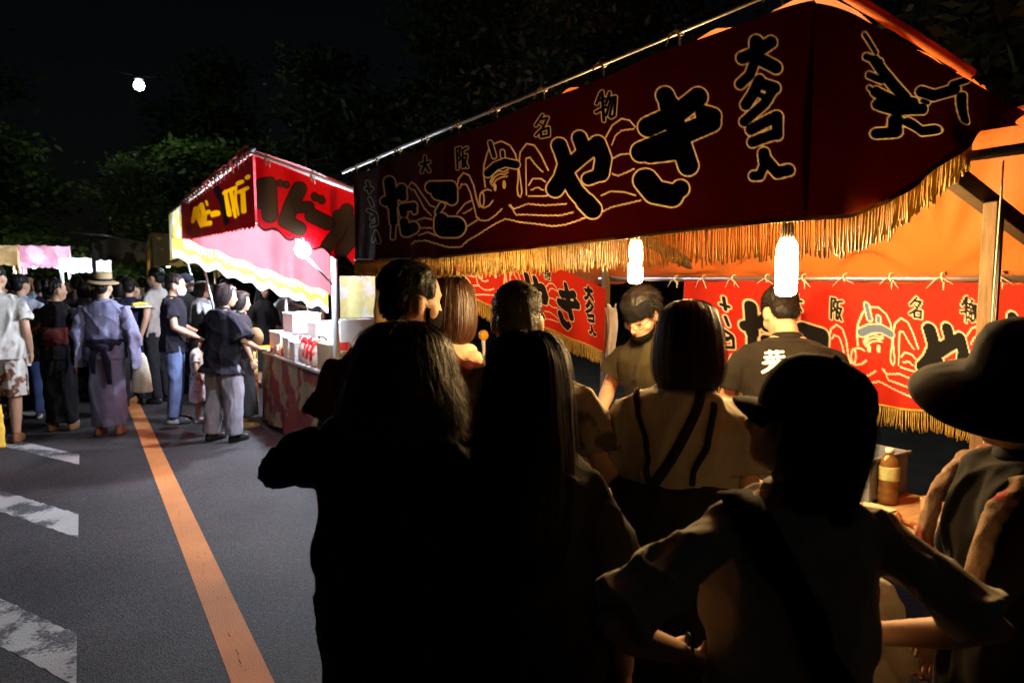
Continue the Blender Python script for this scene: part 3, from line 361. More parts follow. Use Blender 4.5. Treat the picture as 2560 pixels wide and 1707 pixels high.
# counter with griddle (mostly hidden by the queue)
CTOP = mat('counter_board', (.42, .27, .15), rough=.6, var=.25, scale=9, bump=.2, stretch=(1, 6, 1))
CLOTHR = cloth('counter_cloth', (.35, .03, .03))
par(boxo('counter_top', (2.0, 2.45, .80), (.55, 2.0, .03), CTOP))
par(boxo('counter_front', (1.745, 2.45, .40), (.02, 1.96, .74), CLOTHR, None, .003))
par(boxo('side_table_top', (2.50, 1.22, .742), (.62, .62, .02), CTOP))
for a in ((2.24, .96), (2.24, 1.48), (2.76, .96), (2.76, 1.48)): par(boxo('leg', (*a, .366), (.03, .03, .73), DARKT))
GR = mat('cast_iron', (.03, .028, .026), rough=.45, metal=.6, var=.3, bump=.3)
for j, y in enumerate((1.95, 2.45, 2.95)):
    g = empty('takoyaki_griddle', (2.0, y, .815)); tag(g, ('cast iron takoyaki griddle pan at the near end of the counter', 'cast iron takoyaki griddle pan in the middle of the counter', 'cast iron takoyaki griddle pan at the far end of the counter')[j], 'griddle')
    boxo('plate', (0, 0, .03), (.34, .44, .05), GR, g)
    bm_ = MB()
    for a in range(5):
        for b in range(7): bm_.ell((-.13 + a*.065, -.18 + b*.06, .058), (.024, .024, .022), None, 10, 6)
    tb = obj('takoyaki_ball', bm_.me(), mat('batter_ball', (.52, .28, .09), rough=.5, var=.3, scale=30), g); tb['kind'] = 'stuff'
# ------------------------------------------------------------------ banners
FAB = mat('printed_cotton', (1, 1, 1), rough=.9, var=.07, scale=7, bump=.22, bscale=700, trans=.17, spec=.1, attr=True, tpow=2.5)
RED_SHADED = np.array((.165, .017, .018)); CREAM = np.array((.86, .78, .60)); INK = np.array((.012, .012, .014))  # front red is darkened for shade; the back banner is the same cloth
def takoprint(q, red=RED_SHADED, band=INK, extra=()):
    c = np.tile(red, (len(q), 1)).astype(float)
    dl = sdist(q, LINES); c = c + (CREAM - c)*step(-dl, .7)
    d2 = sdist(q, OCTF); c = c + (CREAM - c)*step(2.6 - d2, .7); c = c + (band - c)*step(-d2, .7)
    for S, o_ in ((SMALL, 2.2), (BIG, 3.6)) + tuple(extra):
        d = sdist(q, S); c = c + (CREAM - c)*step(o_ - d, .7); c = c + (INK - c)*step(-d, .7)
    return c
GOLD = mat('gold_fringe', (.60, .41, .10), rough=.45, var=.35, scale=60, bump=.3, bscale=300, trans=.25, spec=.4)
def fringe(name, pts, L, sp, parent, jit=.012, seed=1, r=.0024, ma=GOLD):
    """pts: function d-> point on hem; hanging cords joined as one part"""
    g = np.random.default_rng(seed); P = np.asarray(pts, float); d = np.r_[0, np.cumsum(np.linalg.norm(np.diff(P, axis=0), axis=1))]
    n = int(d[-1]/sp); mb = MB(); ph = 0
    for i in range(n):
        t = (i + .5 + g.normal()*.2)*sp; p = np.array([np.interp(t, d, P[:, k]) for k in range(3)]); l_ = L*(1 + g.normal()*.06)
        ph += g.normal()*.5; o1 = np.array([math.sin(ph), math.cos(ph*1.3), 0])*jit*.5
        Q = [p, p + o1*.2 + (0, 0, -l_*.35), p + o1*.6 + g.normal(size=3)*.001 + (0, 0, -l_*.7), p + o1 + g.normal(size=3)*.002 + (0, 0, -l_)]
        mb.tube(Q, [r, r*.85, r*1.05, r*1.25], 4)
    o_ = obj(name, mb.me(), ma, parent); o_['kind'] = 'stuff'
    hb = MB().tube(P + np.array([0, 0, .004]), .006, 6); obj('fringe_heading', hb.me(), ma, parent)
    return o_
def tie(parent, p, d=(0, 0, -1), s=1.):
    """cotton strip knotted round a pipe"""
    g = rnd; p = np.array(p, float); mb = MB(); th = np.linspace(0, 6.28, 9)
    mb.tube([p + np.array([math.cos(t)*.022, .004*math.sin(3*t), math.sin(t)*.022])*s for t in th], .0045*s, 6)
    for k in (-1, 1):
        e = [p + np.array((-.02, 0, .0))*s, p + np.array((-.03, .02*k, -.012))*s, p + np.array((-.028, (.04 + .02*g.random())*k, -.03 - .03*g.random()))*s]
        mb.tube(e, [.005*s, .006*s, .004*s], 6, .4)
    mb.tube([p + np.array((0, 0, -.015))*s, p + np.array((.004, 0, -.06))*s], .004*s, 6)
    obj('tie', mb.me(), ROPE, parent)
bn = empty('stall_banner', (1.5, 2.6, 2.29)); tag(bn, 'red takoyaki banner darkened for shade, with octopus and black brush lettering hung along the stall front', 'banner', 'takoyaki banners')
ss = np.r_[np.arange(0, 1.3, .0052), np.arange(1.3, 2.4, .004), np.arange(2.4, 3.27, .0028), np.arange(3.27, 4.4, .0055)]
def hem(s):  # path: along the front then round the near corner
    f = s <= 3.27; x = np.where(f, 1.5, 1.5 + (s - 3.27)); y = np.where(f, 4.3 - s, 1.03)
    k = np.clip(1 - np.abs(s - 3.27)/.16, 0, 1)**2*.05; x = x + k*.7*np.where(f, 1, 1); y = y + k*.7
    zt = np.where(f, 2.29 - .012*np.abs(np.sin(s*4.6)), np.interp(x, [1.5, 2.27, 2.6], [2.28, 2.185, 2.15]))
    zb = np.where(f, np.interp(s, [0, 1.2, 2, 3.27], [1.745, 1.722, 1.733, 1.755]), np.interp(x, [1.5, 1.66, 1.82, 1.96, 2.12, 2.31, 2.6], [1.752, 1.765, 1.81, 1.87, 1.955, 2.055, 2.11]))
    return x, y, zt, zb
tt = np.linspace(0, 1, 190)
hx, hy, zt, zb = hem(ss)
Zg = zt[:, None] + (zb - zt)[:, None]*tt[None]; Xg = np.repeat(hx[:, None], len(tt), 1); Yg = np.repeat(hy[:, None], len(tt), 1); Sg = np.repeat(ss[:, None], len(tt), 1)
rip = (.010*np.sin(Sg*9 + 2*np.sin(Sg*2.3)) + .006*np.sin(Sg*23 + tt*2))*(tt[None]*.8 + .1) + .02*np.sin(np.pi*tt)[None]*.5
fr = Sg <= 3.27
XX = Xg + np.where(fr, rip*.6, 0); YY = Yg + np.where(fr, 0, rip*2.2)
me = MB().grid(np.stack([XX, YY, Zg], 2)).me('cloth')
sF = Sg.ravel(); zF = Zg.ravel(); xF = Xg.ravel()
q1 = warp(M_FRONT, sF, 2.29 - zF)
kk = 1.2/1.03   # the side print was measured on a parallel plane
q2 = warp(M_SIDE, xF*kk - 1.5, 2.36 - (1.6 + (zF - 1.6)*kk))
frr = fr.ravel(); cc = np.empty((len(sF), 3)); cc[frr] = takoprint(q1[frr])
c = np.tile(RED_SHADED, ((~frr).sum(), 1)).astype(float); d = sdist(q2[~frr], SIDE); c = c + (CREAM - c)*step(3.2 - d, .7); c = c + (INK - c)*step(-d, .7); cc[~frr] = c
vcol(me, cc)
def bpar(o_, p=bn): o_.matrix_parent_inverse = Matrix.Translation(p.location).inverted(); return o_
o = obj('cloth', me, FAB, bn); bpar(o)
s3 = np.arange(0, 4.08, .03); a, b, _, z3 = hem(s3)
fringe('fringe', np.stack([a, b, z3], 1), .092, .0078, bn, .010, 3)
for ch in bn.children: bpar(ch)
for s in np.arange(.12, 3.3, .34): tie(bn, (1.485, 4.3 - s, 2.322), s=.7)
for ch in bn.children: bpar(ch)
RED_LIT = np.array((.50, .028, .016))  # same cloth as the front banner, lamp brightness put into the colour
def hang_banner(name, label, fn, ns, ntt, qfn, flen, parent_loc, sp=.008, blue=True):
    e = empty(name, parent_loc); tag(e, label, 'banner', 'takoyaki banners')
    S, T = np.meshgrid(np.linspace(0, 1, ns), np.linspace(0, 1, ntt), indexing='ij'); P = fn(S, T)
    m = MB().grid(P).me('cloth'); vcol(m, takoprint(qfn(S.ravel(), T.ravel(), P.reshape(-1, 3)), RED_LIT, np.array((.12, .17, .30)) if blue else INK))
    obj('cloth', m, FAB, e); fringe('fringe', P[::4, -1], flen, sp, e, .008, 5)
    return e
# back banner, same print, narrower
def fb(S, T):
    Y = 2.83 - S*2.1; X = 2.955 + .012*np.sin(S*40 + 2*np.sin(S*9))*(T + .2); z = 1.622 - .012*np.abs(np.sin(S*14)) - T*.54 - .02*S
    return np.stack([X, Y, z], 2)
e = hang_banner('stall_banner', 'red takoyaki banner brightened as lamp lit, hung across the back of the stall behind the vendors', fb, 420, 130,
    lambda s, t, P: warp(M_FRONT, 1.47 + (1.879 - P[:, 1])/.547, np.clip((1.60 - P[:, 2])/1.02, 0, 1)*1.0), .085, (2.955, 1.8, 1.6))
for y in np.arange(1.0, 2.9, .21): tie(e, (2.957, y, 1.625), s=.9)
for ch in e.children: bpar(ch, e)
def ff(S, T):
    X = 1.72 + S*1.19; z = 1.98 - .42*S - T*(.40 + .02*S); Yv = 3.47 + .014*np.sin(S*26 + T)*(T + .2)
    return np.stack([X, Yv, z], 2)
e = hang_banner('stall_banner', 'red takoyaki banner brightened as lamp lit, hung slanting down the far side of the stall', ff, 300, 120,
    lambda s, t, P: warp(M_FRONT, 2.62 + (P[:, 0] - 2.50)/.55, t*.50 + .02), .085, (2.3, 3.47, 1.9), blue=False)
for ch in e.children: bpar(ch, e)
# ------------------------------------------------------------------ bulbs
def bulb(name, p, label, ma, L=.19, r=.034, top=2.15):
    e = empty(name, p); tag(e, label, 'light bulb', 'lit bulbs hanging in the takoyaki stall')
    obj('lamp_glass', MB().hrings([(-L/2, 0, r*.5, r*.5), (-L/2 + .006, 0, r*.86, r*.86), (-L/2 + .02, 0, r, r), (L*.2, 0, r, r), (L*.36, 0, r*.92, r*.92), (L/2, 0, r*.6, r*.6)], 20).me(), ma, e)
    obj('socket', MB().hrings([(L/2 - .004, 0, r*.62, r*.62), (L/2 + .02, 0, r*.66, r*.66), (L/2 + .05, 0, r*.5, r*.5), (L/2 + .06, 0, .008, .008)], 16).me(), BLACKP, e)
    tubeo('cord', [(0, 0, L/2 + .05), (.004, .003, .25), (0, .01, top - p[2])], .003, BLACKP, e, 6)
    return e
WARM = mat('warm_lamp_light', (1, .9, .7), emit=((1, .65, .26), 540), bump=0)
bulb('hanging_bulb', (1.90, 2.085, 1.685), 'glowing warm bulb above the vendor with the dark bandana', WARM, .175, .030, 2.15)
bulb('hanging_bulb', (2.06, 1.50, 1.655), 'glowing warm bulb above the vendor with white writing on his back', WARM, .20, .036, 2.1)
# cords on posts
CORD = mat('white_cord', (.6, .57, .5), rough=.8, bump=.2)
e = empty('cord_bundle', (2.45, 1.02, 1.2)); tag(e, 'pale cord bundle hanging down beside the right timber post', 'cord')
for k in range(3): tubeo('cord', [(.008*k, .004*k, .78), (.01*k - .01, 0, .4), (.012*k - .012, .003, 0), (.006*k, 0, -.5)], .003, CORD, e, 6)
tag(tubeo('rope', [(2.93, 3.5, 1.645), (2.95, 3.1, 1.615), (2.96, 2.83, 1.63)], .004, ROPE), 'pale rope strung between far post and back banner', 'rope')
tag(tubeo('rope', [(2.96, 2.83, 1.63), (2.965, 2.84, 1.3), (2.97, 2.86, .9)], .003, ROPE), 'thin pale rope hanging straight down at the back banner edge', 'rope')
# white towel on far post
P = np.empty((30, 24, 3))
for i in range(30):
    for j in range(24):
        u, v = i/29, j/23; P[i, j] = (2.895 + .012*math.sin(v*9) + .012*math.sin(u*6), 3.40 + (v - .5)*.10*(1 - .25*math.sin(u*3)) + .02*math.sin(v*14 + u*3), 1.47 - .37*u - .03*abs(math.sin(v*5)))
tw = tag(obj('towel', MB().grid(P).me('towel'), cloth('white_towel', (.78, .80, .84), trans=.2)), 'white towel hanging from the post beside the bandana vendor', 'towel')
s_ = tw.modifiers.new('s', 'SOLIDIFY'); s_.thickness = .004
# tan cloth bag on far front post
mb = MB().hrings([(1.30, 0, .02, .02), (1.33, 0, .055, .05), (1.42, .01, .062, .055), (1.52, 0, .05, .04), (1.60, 0, .03, .03), (1.66, 0, .018, .018)], 16)
me = remesh(mb, .006, 2, .006, 5); o = obj('paper_bag', me, cloth('tan_bag', (.52, .34, .17), trans=.2), None, (1.60, 4.06, .02)); tag(o, 'crumpled tan bag hanging on the post under the left end of the octopus banner', 'bag')
# ================================================================== BABY CASTELLA STALL
S2RED = mat('red_stall_tarpaulin', (.60, .035, .05), rough=.6, var=.1, scale=3, bump=.15, bscale=90, trans=.4, spec=.3)
FAB2 = mat('printed_vinyl', (1, 1, 1), rough=.6, var=.06, scale=7, bump=.12, bscale=300, trans=.14, spec=.2, attr=True, tpow=2.2)
s2 = empty('castella_stall', (2.0, 7.4, 0)); tag(s2, 'red roofed castella stall lit by harsh white lamps in mid distance', 'food stall')
def p2(o_): o_.parent = s2; o_.matrix_parent_inverse = Matrix.Translation(s2.location).inverted(); return o_
Y, X = np.meshgrid(np.linspace(5.55, 9.35, 80), np.linspace(1.10, 2.95, 50), indexing='ij')
Z = 2.625 - .29*(X - 1.16) - .025*np.abs(np.sin((Y - 5.6)*2.2)) + .006*np.sin(Y*17 + X*9)
p2(obj('roof', MB().grid(np.stack([X, Y, Z], 2)).me(), S2RED))
WPIPE = mat('white_painted_pipe', (.75, .75, .78), rough=.4, var=.06, bump=.03)
for nm, a, b, r in (('front_rail', (1.15, 5.5, 2.615), (1.15, 9.45, 2.615), .016), ('side_rail', (1.13, 5.59, 2.61), (2.95, 5.59, 2.09), .016), ('side_rail', (1.13, 9.3, 2.61), (2.95, 9.3, 2.09), .016),
    ('post', (1.80, 5.66, 0), (1.80, 5.66, 2.36), .027), ('post', (2.3, 9.32, 0), (2.3, 9.32, 2.2), .018), ('post', (2.9, 5.66, 0), (2.9, 5.66, 2.08), .022), ('post', (2.9, 9.2, 0), (2.9, 9.2, 2.08), .022)):
    p2(tubeo(nm, [a, tuple((np.array(a) + b)/2), b], r, WPIPE, None, 12))
S2R = np.array((.26, .006, .008)); YEL = np.array((.80, .55, .02)); NAVY = np.array((.02, .025, .05)); BRN = np.array((.10, .055, .025)); DKB = np.array((.03, .012, .012))
# front banner
e = empty('stall_banner', (1.16, 7.5, 2.6)); tag(e, 'dark red banner with yellow katakana facing the road on the castella stall', 'banner', 'castella stall banners')
ns, ntt = 420, 130; S, T = np.meshgrid(np.linspace(0, 3.8, ns), np.linspace(0, 1, ntt), indexing='ij')
zb = 2.15 - .105*S/3.8 - .02*np.abs(np.sin(S*26)); Zg = 2.585 + (zb - 2.585)*T
me = MB().grid(np.stack([1.16 + .012*np.sin(S*9)*T, 9.4 - S, Zg], 2)).me(); q = warp(M_S2F, S.ravel(), (2.6 - Zg).ravel())
c = np.tile(S2R, (len(q), 1)).astype(float); d = sdist(q, S2N); c += (NAVY - c)*step(-d, .6); d = sdist(q, S2Y); c += (np.array((.02, .008, .008)) - c)*step(1.3 - d, .6); c += (YEL - c)*step(-d, .6)
vcol(me, c); obj('cloth', me, FAB2, e)
for y in np.arange(5.7, 9.4, .22): tie(e, (1.15, y, 2.62), s=1.3)
for ch in e.children: bpar(ch, e)
# near side banner
e = empty('stall_banner', (1.8, 5.6, 2.3)); tag(e, 'bright red banner with big dark brown katakana on the near side of the castella stall', 'banner', 'castella stall banners')
S, T = np.meshgrid(np.linspace(0, 1.3, 330), np.linspace(0, 1, 190), indexing='ij')
zt = 2.575 - .29*S; zb = 2.045 - .37*S - .022*np.sin(S*34); Zg = zt + (zb - zt)*T
me = MB().grid(np.stack([1.18 + S, 5.6 + .012*np.sin(S*11)*T, Zg], 2)).me(); q = warp(M_S2S, S.ravel() + .02, (2.6 - Zg).ravel())
c = np.tile(np.array((.62, .008, .02)), (len(q), 1)).astype(float); d = sdist(q, S2B); c += (DKB - c)*step(2.2 - d, .7); c += (BRN - c)*step(-d, .6)
edge = (1 - T.ravel())*(zt - zb).ravel(); c += (DKB - c)*step((.02 - edge)*100, .5)
vcol(me, c); obj('cloth', me, FAB2, e)
for x in (.1, .45, .8, 1.1): tie(e, (1.18 + x, 5.59, 2.60 - .29*x), s=1.2)
for ch in e.children: bpar(ch, e)
# far side banner (seen from inside) and yellow valance under it
e = empty('stall_banner', (2, 9.2, 2)); tag(e, 'plain inner face of the red far side banner lightened to pink as lamp glow', 'banner', 'castella stall banners')
S, T = np.meshgrid(np.linspace(0, 1.80, 140), np.linspace(0, 1, 60), indexing='ij')
zt = 2.59 - .29*S; zb = 2.11 - .375*S; Zg = zt + (zb - zt)*T
me = MB().grid(np.stack([1.06 + S + .06*T*0, 9.2 + .02*np.sin(S*13 + 2*np.sin(S*5))*(.3 + T), Zg], 2)).me(); vcol(me, np.tile(np.array((.72, .115, .14)), (S.size, 1)))  # red cloth lightened to pink, lamp glow put into its colour
obj('cloth', me, FAB2, e)
for ch in e.children: bpar(ch, e)
e = empty('valance', (2, 9.15, 1.9)); tag(e, 'yellow scalloped valance with orange fans and bubbly letters inside the castella stall', 'valance')
S, T = np.meshgrid(np.linspace(-.12, 1.75, 460), np.linspace(0, 1, 80), indexing='ij')
zt = 2.13 - .375*S + .014*np.sin(S*20); zb = zt - .26 - .022*np.sin(S*30)
Zg = zt + (zb - zt)*T; me = MB().grid(np.stack([1.06 + S, 9.14 + .02*np.sin(S*9)*(.3 + T), Zg], 2)).me()
qx = S.ravel(); qy = (T*.26).ravel(); c = np.tile(np.array((.80, .66, .06)), (len(qx), 1)).astype(float)
c += (np.array((.86, .86, .84)) - c)*step((qy - .165 - .012*np.sin(qx*30))*300, .8)
q = np.stack([qx, qy], 1)*1000; g = np.random.default_rng(4); x0 = 20
while x0 < 1680:
    hh = 55 + 35*g.random(); st_ = [(9, x0, 8, x0 + 10, hh, x0 + 35, hh + 8, x0 + 50, 20)] if g.random() < .6 else [(12, x0 + 5, 10, x0 + 20, hh)]
    col_ = np.array((.78, .18, .10)) if g.random() < .6 else np.array((.16, .50, .62)); d = sdist(q, st_, 30)
    c += (np.array((.04, .05, .05)) - c)*step(9 - sdist(q - np.array((4, 5)), st_, 30), 2); c += (.85 - c)*step(8 - d, 2); c += (col_ - c)*step(-d, 2); x0 += 62 + 20*g.random()
for cx_ in np.arange(60, 1700, 190):
    for k in range(5):
        a = -.5 + k*.25; st_ = [(7, cx_ + 14*math.sin(a), 150 - 14*math.cos(a), cx_ + 42*math.sin(a), 150 - 42*math.cos(a))]
        c += (np.array((.82, .30, .08)) - c)*step(-sdist(q, st_), 2)
vcol(me, c); obj('cloth', me, FAB2, e)
for ch in e.children: bpar(ch, e)
# lamps
COOL = mat('white_lamp_light', (1, 1, 1), emit=((.74, .88, 1), 2300), bump=0)
COOLW = mat('soft_white_lamp_light', (1, 1, 1), emit=((.74, .88, 1), 560), bump=0)
def lamp2(p, label, r=.055, arm=None):
    e = empty('work_lamp', p); tag(e, label, 'lamp', 'white lamps in the castella stall')
    obj('lamp_glass', MB().ell((0, 0, 0), (r, r, r*1.1), None, 18, 12).me(), COOLW if arm else COOL, e)
    obj('socket', MB().hrings([(r*.9, 0, r*.4, r*.4), (r*1.5, 0, r*.5, r*.5), (r*1.9, 0, r*.3, r*.3)], 12).me(), WHITEP, e)
    if arm: tubeo('arm', arm, .011, WPIPE, e, 8)
    else: tubeo('cord', [(0, 0, r*1.8), (0, 0, .18), (.01, 0, .3)], .004, BLACKP, e, 6)
    return e
lamp2((1.53, 5.62, 1.87), 'glaring white lamp on a slanting arm under the near banner', .06, [(.0, 0, -.03), (.13, .02, -.16), (.27, .04, -.30)])
lamp2((2.05, 6.7, 2.12), 'white lamp hanging inside over the near half of the castella counter', .062)
lamp2((2.1, 7.75, 2.08), 'white lamp hanging inside over the far half of the castella counter', .06)
e = lamp2((1.55, 10.5, 2.2), 'unseen white lamp added behind the narrow yellow banner to brighten it', .03)  # added lamp, out of sight, to brighten the yellow banner cloth
# counter
CC = mat('printed_counter_cloth', (.20, .035, .035), rough=.7, var=.3, scale=5, bump=.1, alt=(.30, .26, .15), altscale=3.2, altcut=.5, trans=.1)
S, T = np.meshgrid(np.linspace(0, 1, 90), np.linspace(0, 1, 30), indexing='ij')
Yc = 5.75 + S*2.42; Zc = .80 - T*.74; Xc = 1.74 - .03*T - (.025*np.sin(S*44 + np.sin(S*13)*2) + .02*np.sin(S*17))*T
p2(obj('counter_cloth', MB().grid(np.stack([Xc, Yc, Zc], 2)).me(), CC))
S, T = np.meshgrid(np.linspace(0, 1, 30), np.linspace(0, 1, 30), indexing='ij')
p2(obj('counter_cloth', MB().grid(np.stack([1.74 + S*.7, 8.17 + .02*np.sin(S*30)*T, .80 - T*.74], 2)).me(), CC))
p2(boxo('counter_top', (2.10, 6.96, .815), (.74, 2.44, .03), mat('steel_counter', (.6, .6, .62), rough=.35, metal=.7, var=.1), None, .006))
for a in ((1.8, 5.8), (2.4, 5.8), (1.8, 8.1), (2.4, 8.1)): p2(tubeo('leg', [(*a, 0), (*a, .4), (*a, .8)], .015, DARKM, None, 8))
CARD = mat('brown_cardboard', (.32, .22, .13), rough=.85, var=.12, bump=.1); WBOX = mat('white_carton', (.82, .82, .82), rough=.6, var=.04, bump=.03, alt=(.75, .35, .15), altscale=14, altcut=.66)
WBOXP = mat('plain_white_carton', (.85, .85, .86), rough=.6, var=.03, bump=.03)
def thing(o_, label, cat, group=None): return tag(o_, label, cat, group)
thing(boxo('carton', (1.92, 5.95, .95), (.30, .34, .24), CARD), 'brown cardboard carton at the near end of the castella counter', 'box')
for i, (x, y, z, sx_, sy_, sz_, m_, lb) in enumerate(((1.93, 7.75, .94, .3, .5, .22, WBOXP, 'large white carton at the far end of the castella counter'), (2.05, 7.65, 1.16, .3, .42, .2, WBOXP, 'white carton stacked on the large carton on the castella counter'),
    (1.86, 7.18, .93, .22, .26, .2, WBOX, 'white and orange snack carton in the middle of the castella counter'), (1.84, 6.88, .92, .2, .2, .18, WBOX, 'smaller white and orange snack carton beside the ribboned bags'), (2.2, 7.3, 1.0, .3, .4, .34, WBOXP, 'tall white carton behind the snack cartons'))):
    o = empty('carton', (x, y, z - sz_/2)); tag(o, lb, 'box', 'cartons on the castella counter')
    boxo('box_body', (0, 0, sz_/2), (sx_, sy_, sz_), m_, o, .006)
    boxo('box_lid', (0, 0, sz_ + .006), (sx_ + .012, sy_ + .012, .02), WBOXP, o, .004)
o = obj('tray', MB().hrings([(0, 0, .20, .14), (.01, 0, .22, .16), (.04, 0, .25, .19), (.045, 0, .255, .195), (.04, 0, .235, .175), (.015, 0, .2, .14)], 20).me(), mat('orange_tray', (.80, .30, .03), rough=.5, var=.1), None, (1.80, 8.02, .835)); tag(o, 'orange oval tray at the far corner of the castella counter', 'tray')
CASTB = mat('castella_cake', (.66, .36, .10), rough=.7, var=.25, scale=30)
CLEAR = mat('printed_clear_bag', (.72, .60, .52), rough=.3, var=.2, scale=20, bump=.2, trans=.35, alt=(.75, .12, .10), altscale=16, altcut=.55)
RIB = mat('red_ribbon', (.72, .015, .03), rough=.5, var=.1)
for i, (x, y) in enumerate(((1.80, 6.25), (1.80, 6.43), (1.81, 6.61), (1.83, 6.77))):
    e = empty('snack_bag', (x, y, .832), .3*i); tag(e, ('first', 'second', 'third', 'fourth')[i] + ' red ribboned snack bag counted from the brown carton on the counter', 'snack bag', 'ribboned bags of castella')
    obj('bag', remesh(MB().hrings([(.0, 0, .055, .04), (.05, 0, .07, .055), (.14, 0, .066, .05), (.19, 0, .03, .025), (.205, 0, .02, .014), (.25, 0, .05, .02)], 14), .008, 1, .004, i), CLEAR, e)
    obj('ribbon', MB().tube([(.022*math.cos(t), .018*math.sin(t), .203) for t in np.linspace(0, 6.28, 12)], .006, 6).tube([(-.03, -.02, .20), (-.06, -.03, .15), (-.055, -.03, .06)], .012, 6, .3).tube([(-.03, .01, .20), (-.065, .02, .24), (-.03, .03, .27)], .012, 6, .3).me(), RIB, e)
for i, (y, hh, m_, nm) in enumerate(((6.98, .10, 'orange', (.75, .30, .05)), (7.12, .13, 'white', (.8, .78, .72)), (7.27, .09, 'red', (.65, .05, .05)), (7.42, .12, 'yellow', (.78, .62, .08)), (7.58, .10, 'pink', (.75, .40, .42)))):
    e = empty('snack_box', (1.79, y, .832), .2*(i % 3) - .2); tag(e, f'small {m_} snack box at the front edge of the castella counter', 'snack box', 'small boxes on the castella counter')
    boxo('box_body', (0, 0, hh/2), (.09, .11, hh), mat('snack_' + m_, nm, rough=.5, alt=(.8, .75, .65), altscale=22, altcut=.56), e, .004); boxo('flap', (-.03, 0, hh + .018), (.004, .10, .05), WBOXP, e, .001, (0, .5, 0))
o = boxo('price_card', (0, 0, .08), (.012, .34, .10), mat('yellow_card', (.78, .74, .05), rough=.6), None, .003, (0, -.15, 0), (1.88, 6.6, .90)); tag(o, 'bright yellow price card standing behind the ribboned snack bags', 'sign')
e = empty('griddle_hood', (2.1, 6.35, .83)); tag(e, 'stainless steel griddle box on the castella counter beside the post', 'griddle')
boxo('body', (0, 0, .10), (.42, .5, .20), METAL, e, .01); boxo('lid', (0, 0, .215), (.46, .54, .03), METAL, e, .006); tubeo('handle', [(-.2, -.12, .24), (-.22, -.1, .27), (-.22, .1, .27), (-.2, .12, .24)], .008, BLACKP, e, 8)
# poster panel and items right of the post
POST = mat('yellow_poster', (.72, .66, .30), rough=.5, var=.1, alt=(.76, .75, .68), altscale=9, altcut=.56, trans=.15)
P = np.stack(np.meshgrid(np.linspace(1.86, 2.18, 12), np.linspace(1.30, 1.66, 12), indexing='ij'), 2); P = np.stack([P[..., 0], 5.72 + .01*np.sin(P[..., 0]*30), P[..., 1]], 2)
tag(obj('poster', MB().grid(P).me(), POST), 'yellow and pale blue menu poster hanging right of the white post', 'poster')
tag(boxo('menu_board', (2.02, 5.74, 1.19), (.32, .02, .2), WBOXP), 'white menu board hanging under the yellow menu poster', 'sign')
tag(obj('bundle', remesh(MB().ell((0, 0, .06), (.13, .10, .07)), .008, 1, .006, 3), cloth('white_bundle', (.75, .75, .75)), None, (2.05, 5.85, 1.02)), 'rounded white cloth bundle beside the white post', 'bundle')
tag(boxo('shelf', (2.12, 5.86, 1.0), (.5, .3, .03), CARD), 'small brown shelf behind the white post', 'shelf')
tag(boxo('sauce_pack', (1.90, 5.80, 1.09), (.1, .06, .16), mat('red_pack', (.7, .04, .04), rough=.4), None, .01, None), 'red pack standing on the small shelf by the white post', 'pack')
tag(tubeo('pole', [(2.87, 10.35, .02), (2.87, 10.35, .8), (2.87, 10.35, 1.62)], .014, METAL), 'thin steel pole gripped by the castella vendor', 'pole')
# yellow castella flag at the counter foot
P = np.stack(np.meshgrid([1.70, 1.735], np.linspace(.25, .78, 8), indexing='ij'), 2); P = np.stack([P[..., 0] + 0*P[..., 1], 8.35 + 0*P[..., 0], P[..., 1]], 2)
tag(boxo('sign_strip', (1.66, 8.34, .52), (.10, .012, .62), mat('yellow_red_sign', (.85, .68, .2), rough=.5, alt=(.8, .12, .05), altscale=9, altcut=.5), None, .003), 'narrow yellow and red sign strip at the far counter foot', 'sign')
# ================================================================== FAR STALLS
GLOW = {}
def far_stall(x, y, wd, dp, ztop, zbot, col, label, lampcol, lampE, roofcol, cat='food stall', bannermat=None, rz=0):
    e = empty('food_stall', (x, y, 0), rz); tag(e, label, cat, 'far stalls along the road')
    bm_ = bannermat or cloth('far_banner_%d' % len(GLOW), col, trans=.35, var=.3, scale=4, alt=tuple(min(.85, c_*1.6 + .1) for c_ in col), altscale=2.6, altcut=.52); GLOW[len(GLOW)] = 1
    S, T = np.meshgrid(np.linspace(-.5, .5, 50), np.linspace(0, 1, 10), indexing='ij')
    obj('banner', MB().grid(np.stack([S*wd, -dp/2 + .02*np.sin(S*30)*T, ztop - (ztop - zbot)*T - .03*np.abs(np.sin(S*25))*T], 2)).me(), bm_, e)
    for s in (-1, 1):
        S2, T2 = np.meshgrid(np.linspace(-.5, .5, 20), np.linspace(0, 1, 8), indexing='ij')
        obj('side_banner', MB().grid(np.stack([s*wd/2 + 0*S2, S2*dp, ztop - .25*(S2 + .5) - (ztop - zbot)*T2], 2)).me(), bm_, e)
        for t in (-1, 1): tubeo('post', [(s*wd*.47, t*dp*.4, 0), (s*wd*.47, t*dp*.4, ztop/2), (s*wd*.47, t*dp*.4, ztop - .15)], .025, METAL, e, 8)
    S, T = np.meshgrid(np.linspace(-.52, .52, 30), np.linspace(-.5, .5, 14), indexing='ij')
    obj('roof', MB().grid(np.stack([S*wd, T*dp, ztop + .02 - .25*(T + .5) - .03*np.abs(np.sin(S*12))], 2)).me(), cloth('far_roof_%d' % len(GLOW), roofcol, trans=.35), e)
    boxo('counter', (0, -dp*.2, .42), (wd*.9, .5, .84), CC, e, .01)
    if lampE:
        GLOW[len(GLOW)] = 1
        for k in (-.25, .25): obj('lamp_glass', MB().ell((k*wd, 0, zbot + .05), (.06, .06, .07), None, 12, 8).me(), mat('far_lamp_%d' % len(GLOW), lampcol, emit=(lampcol, lampE), bump=0), e)
    return e
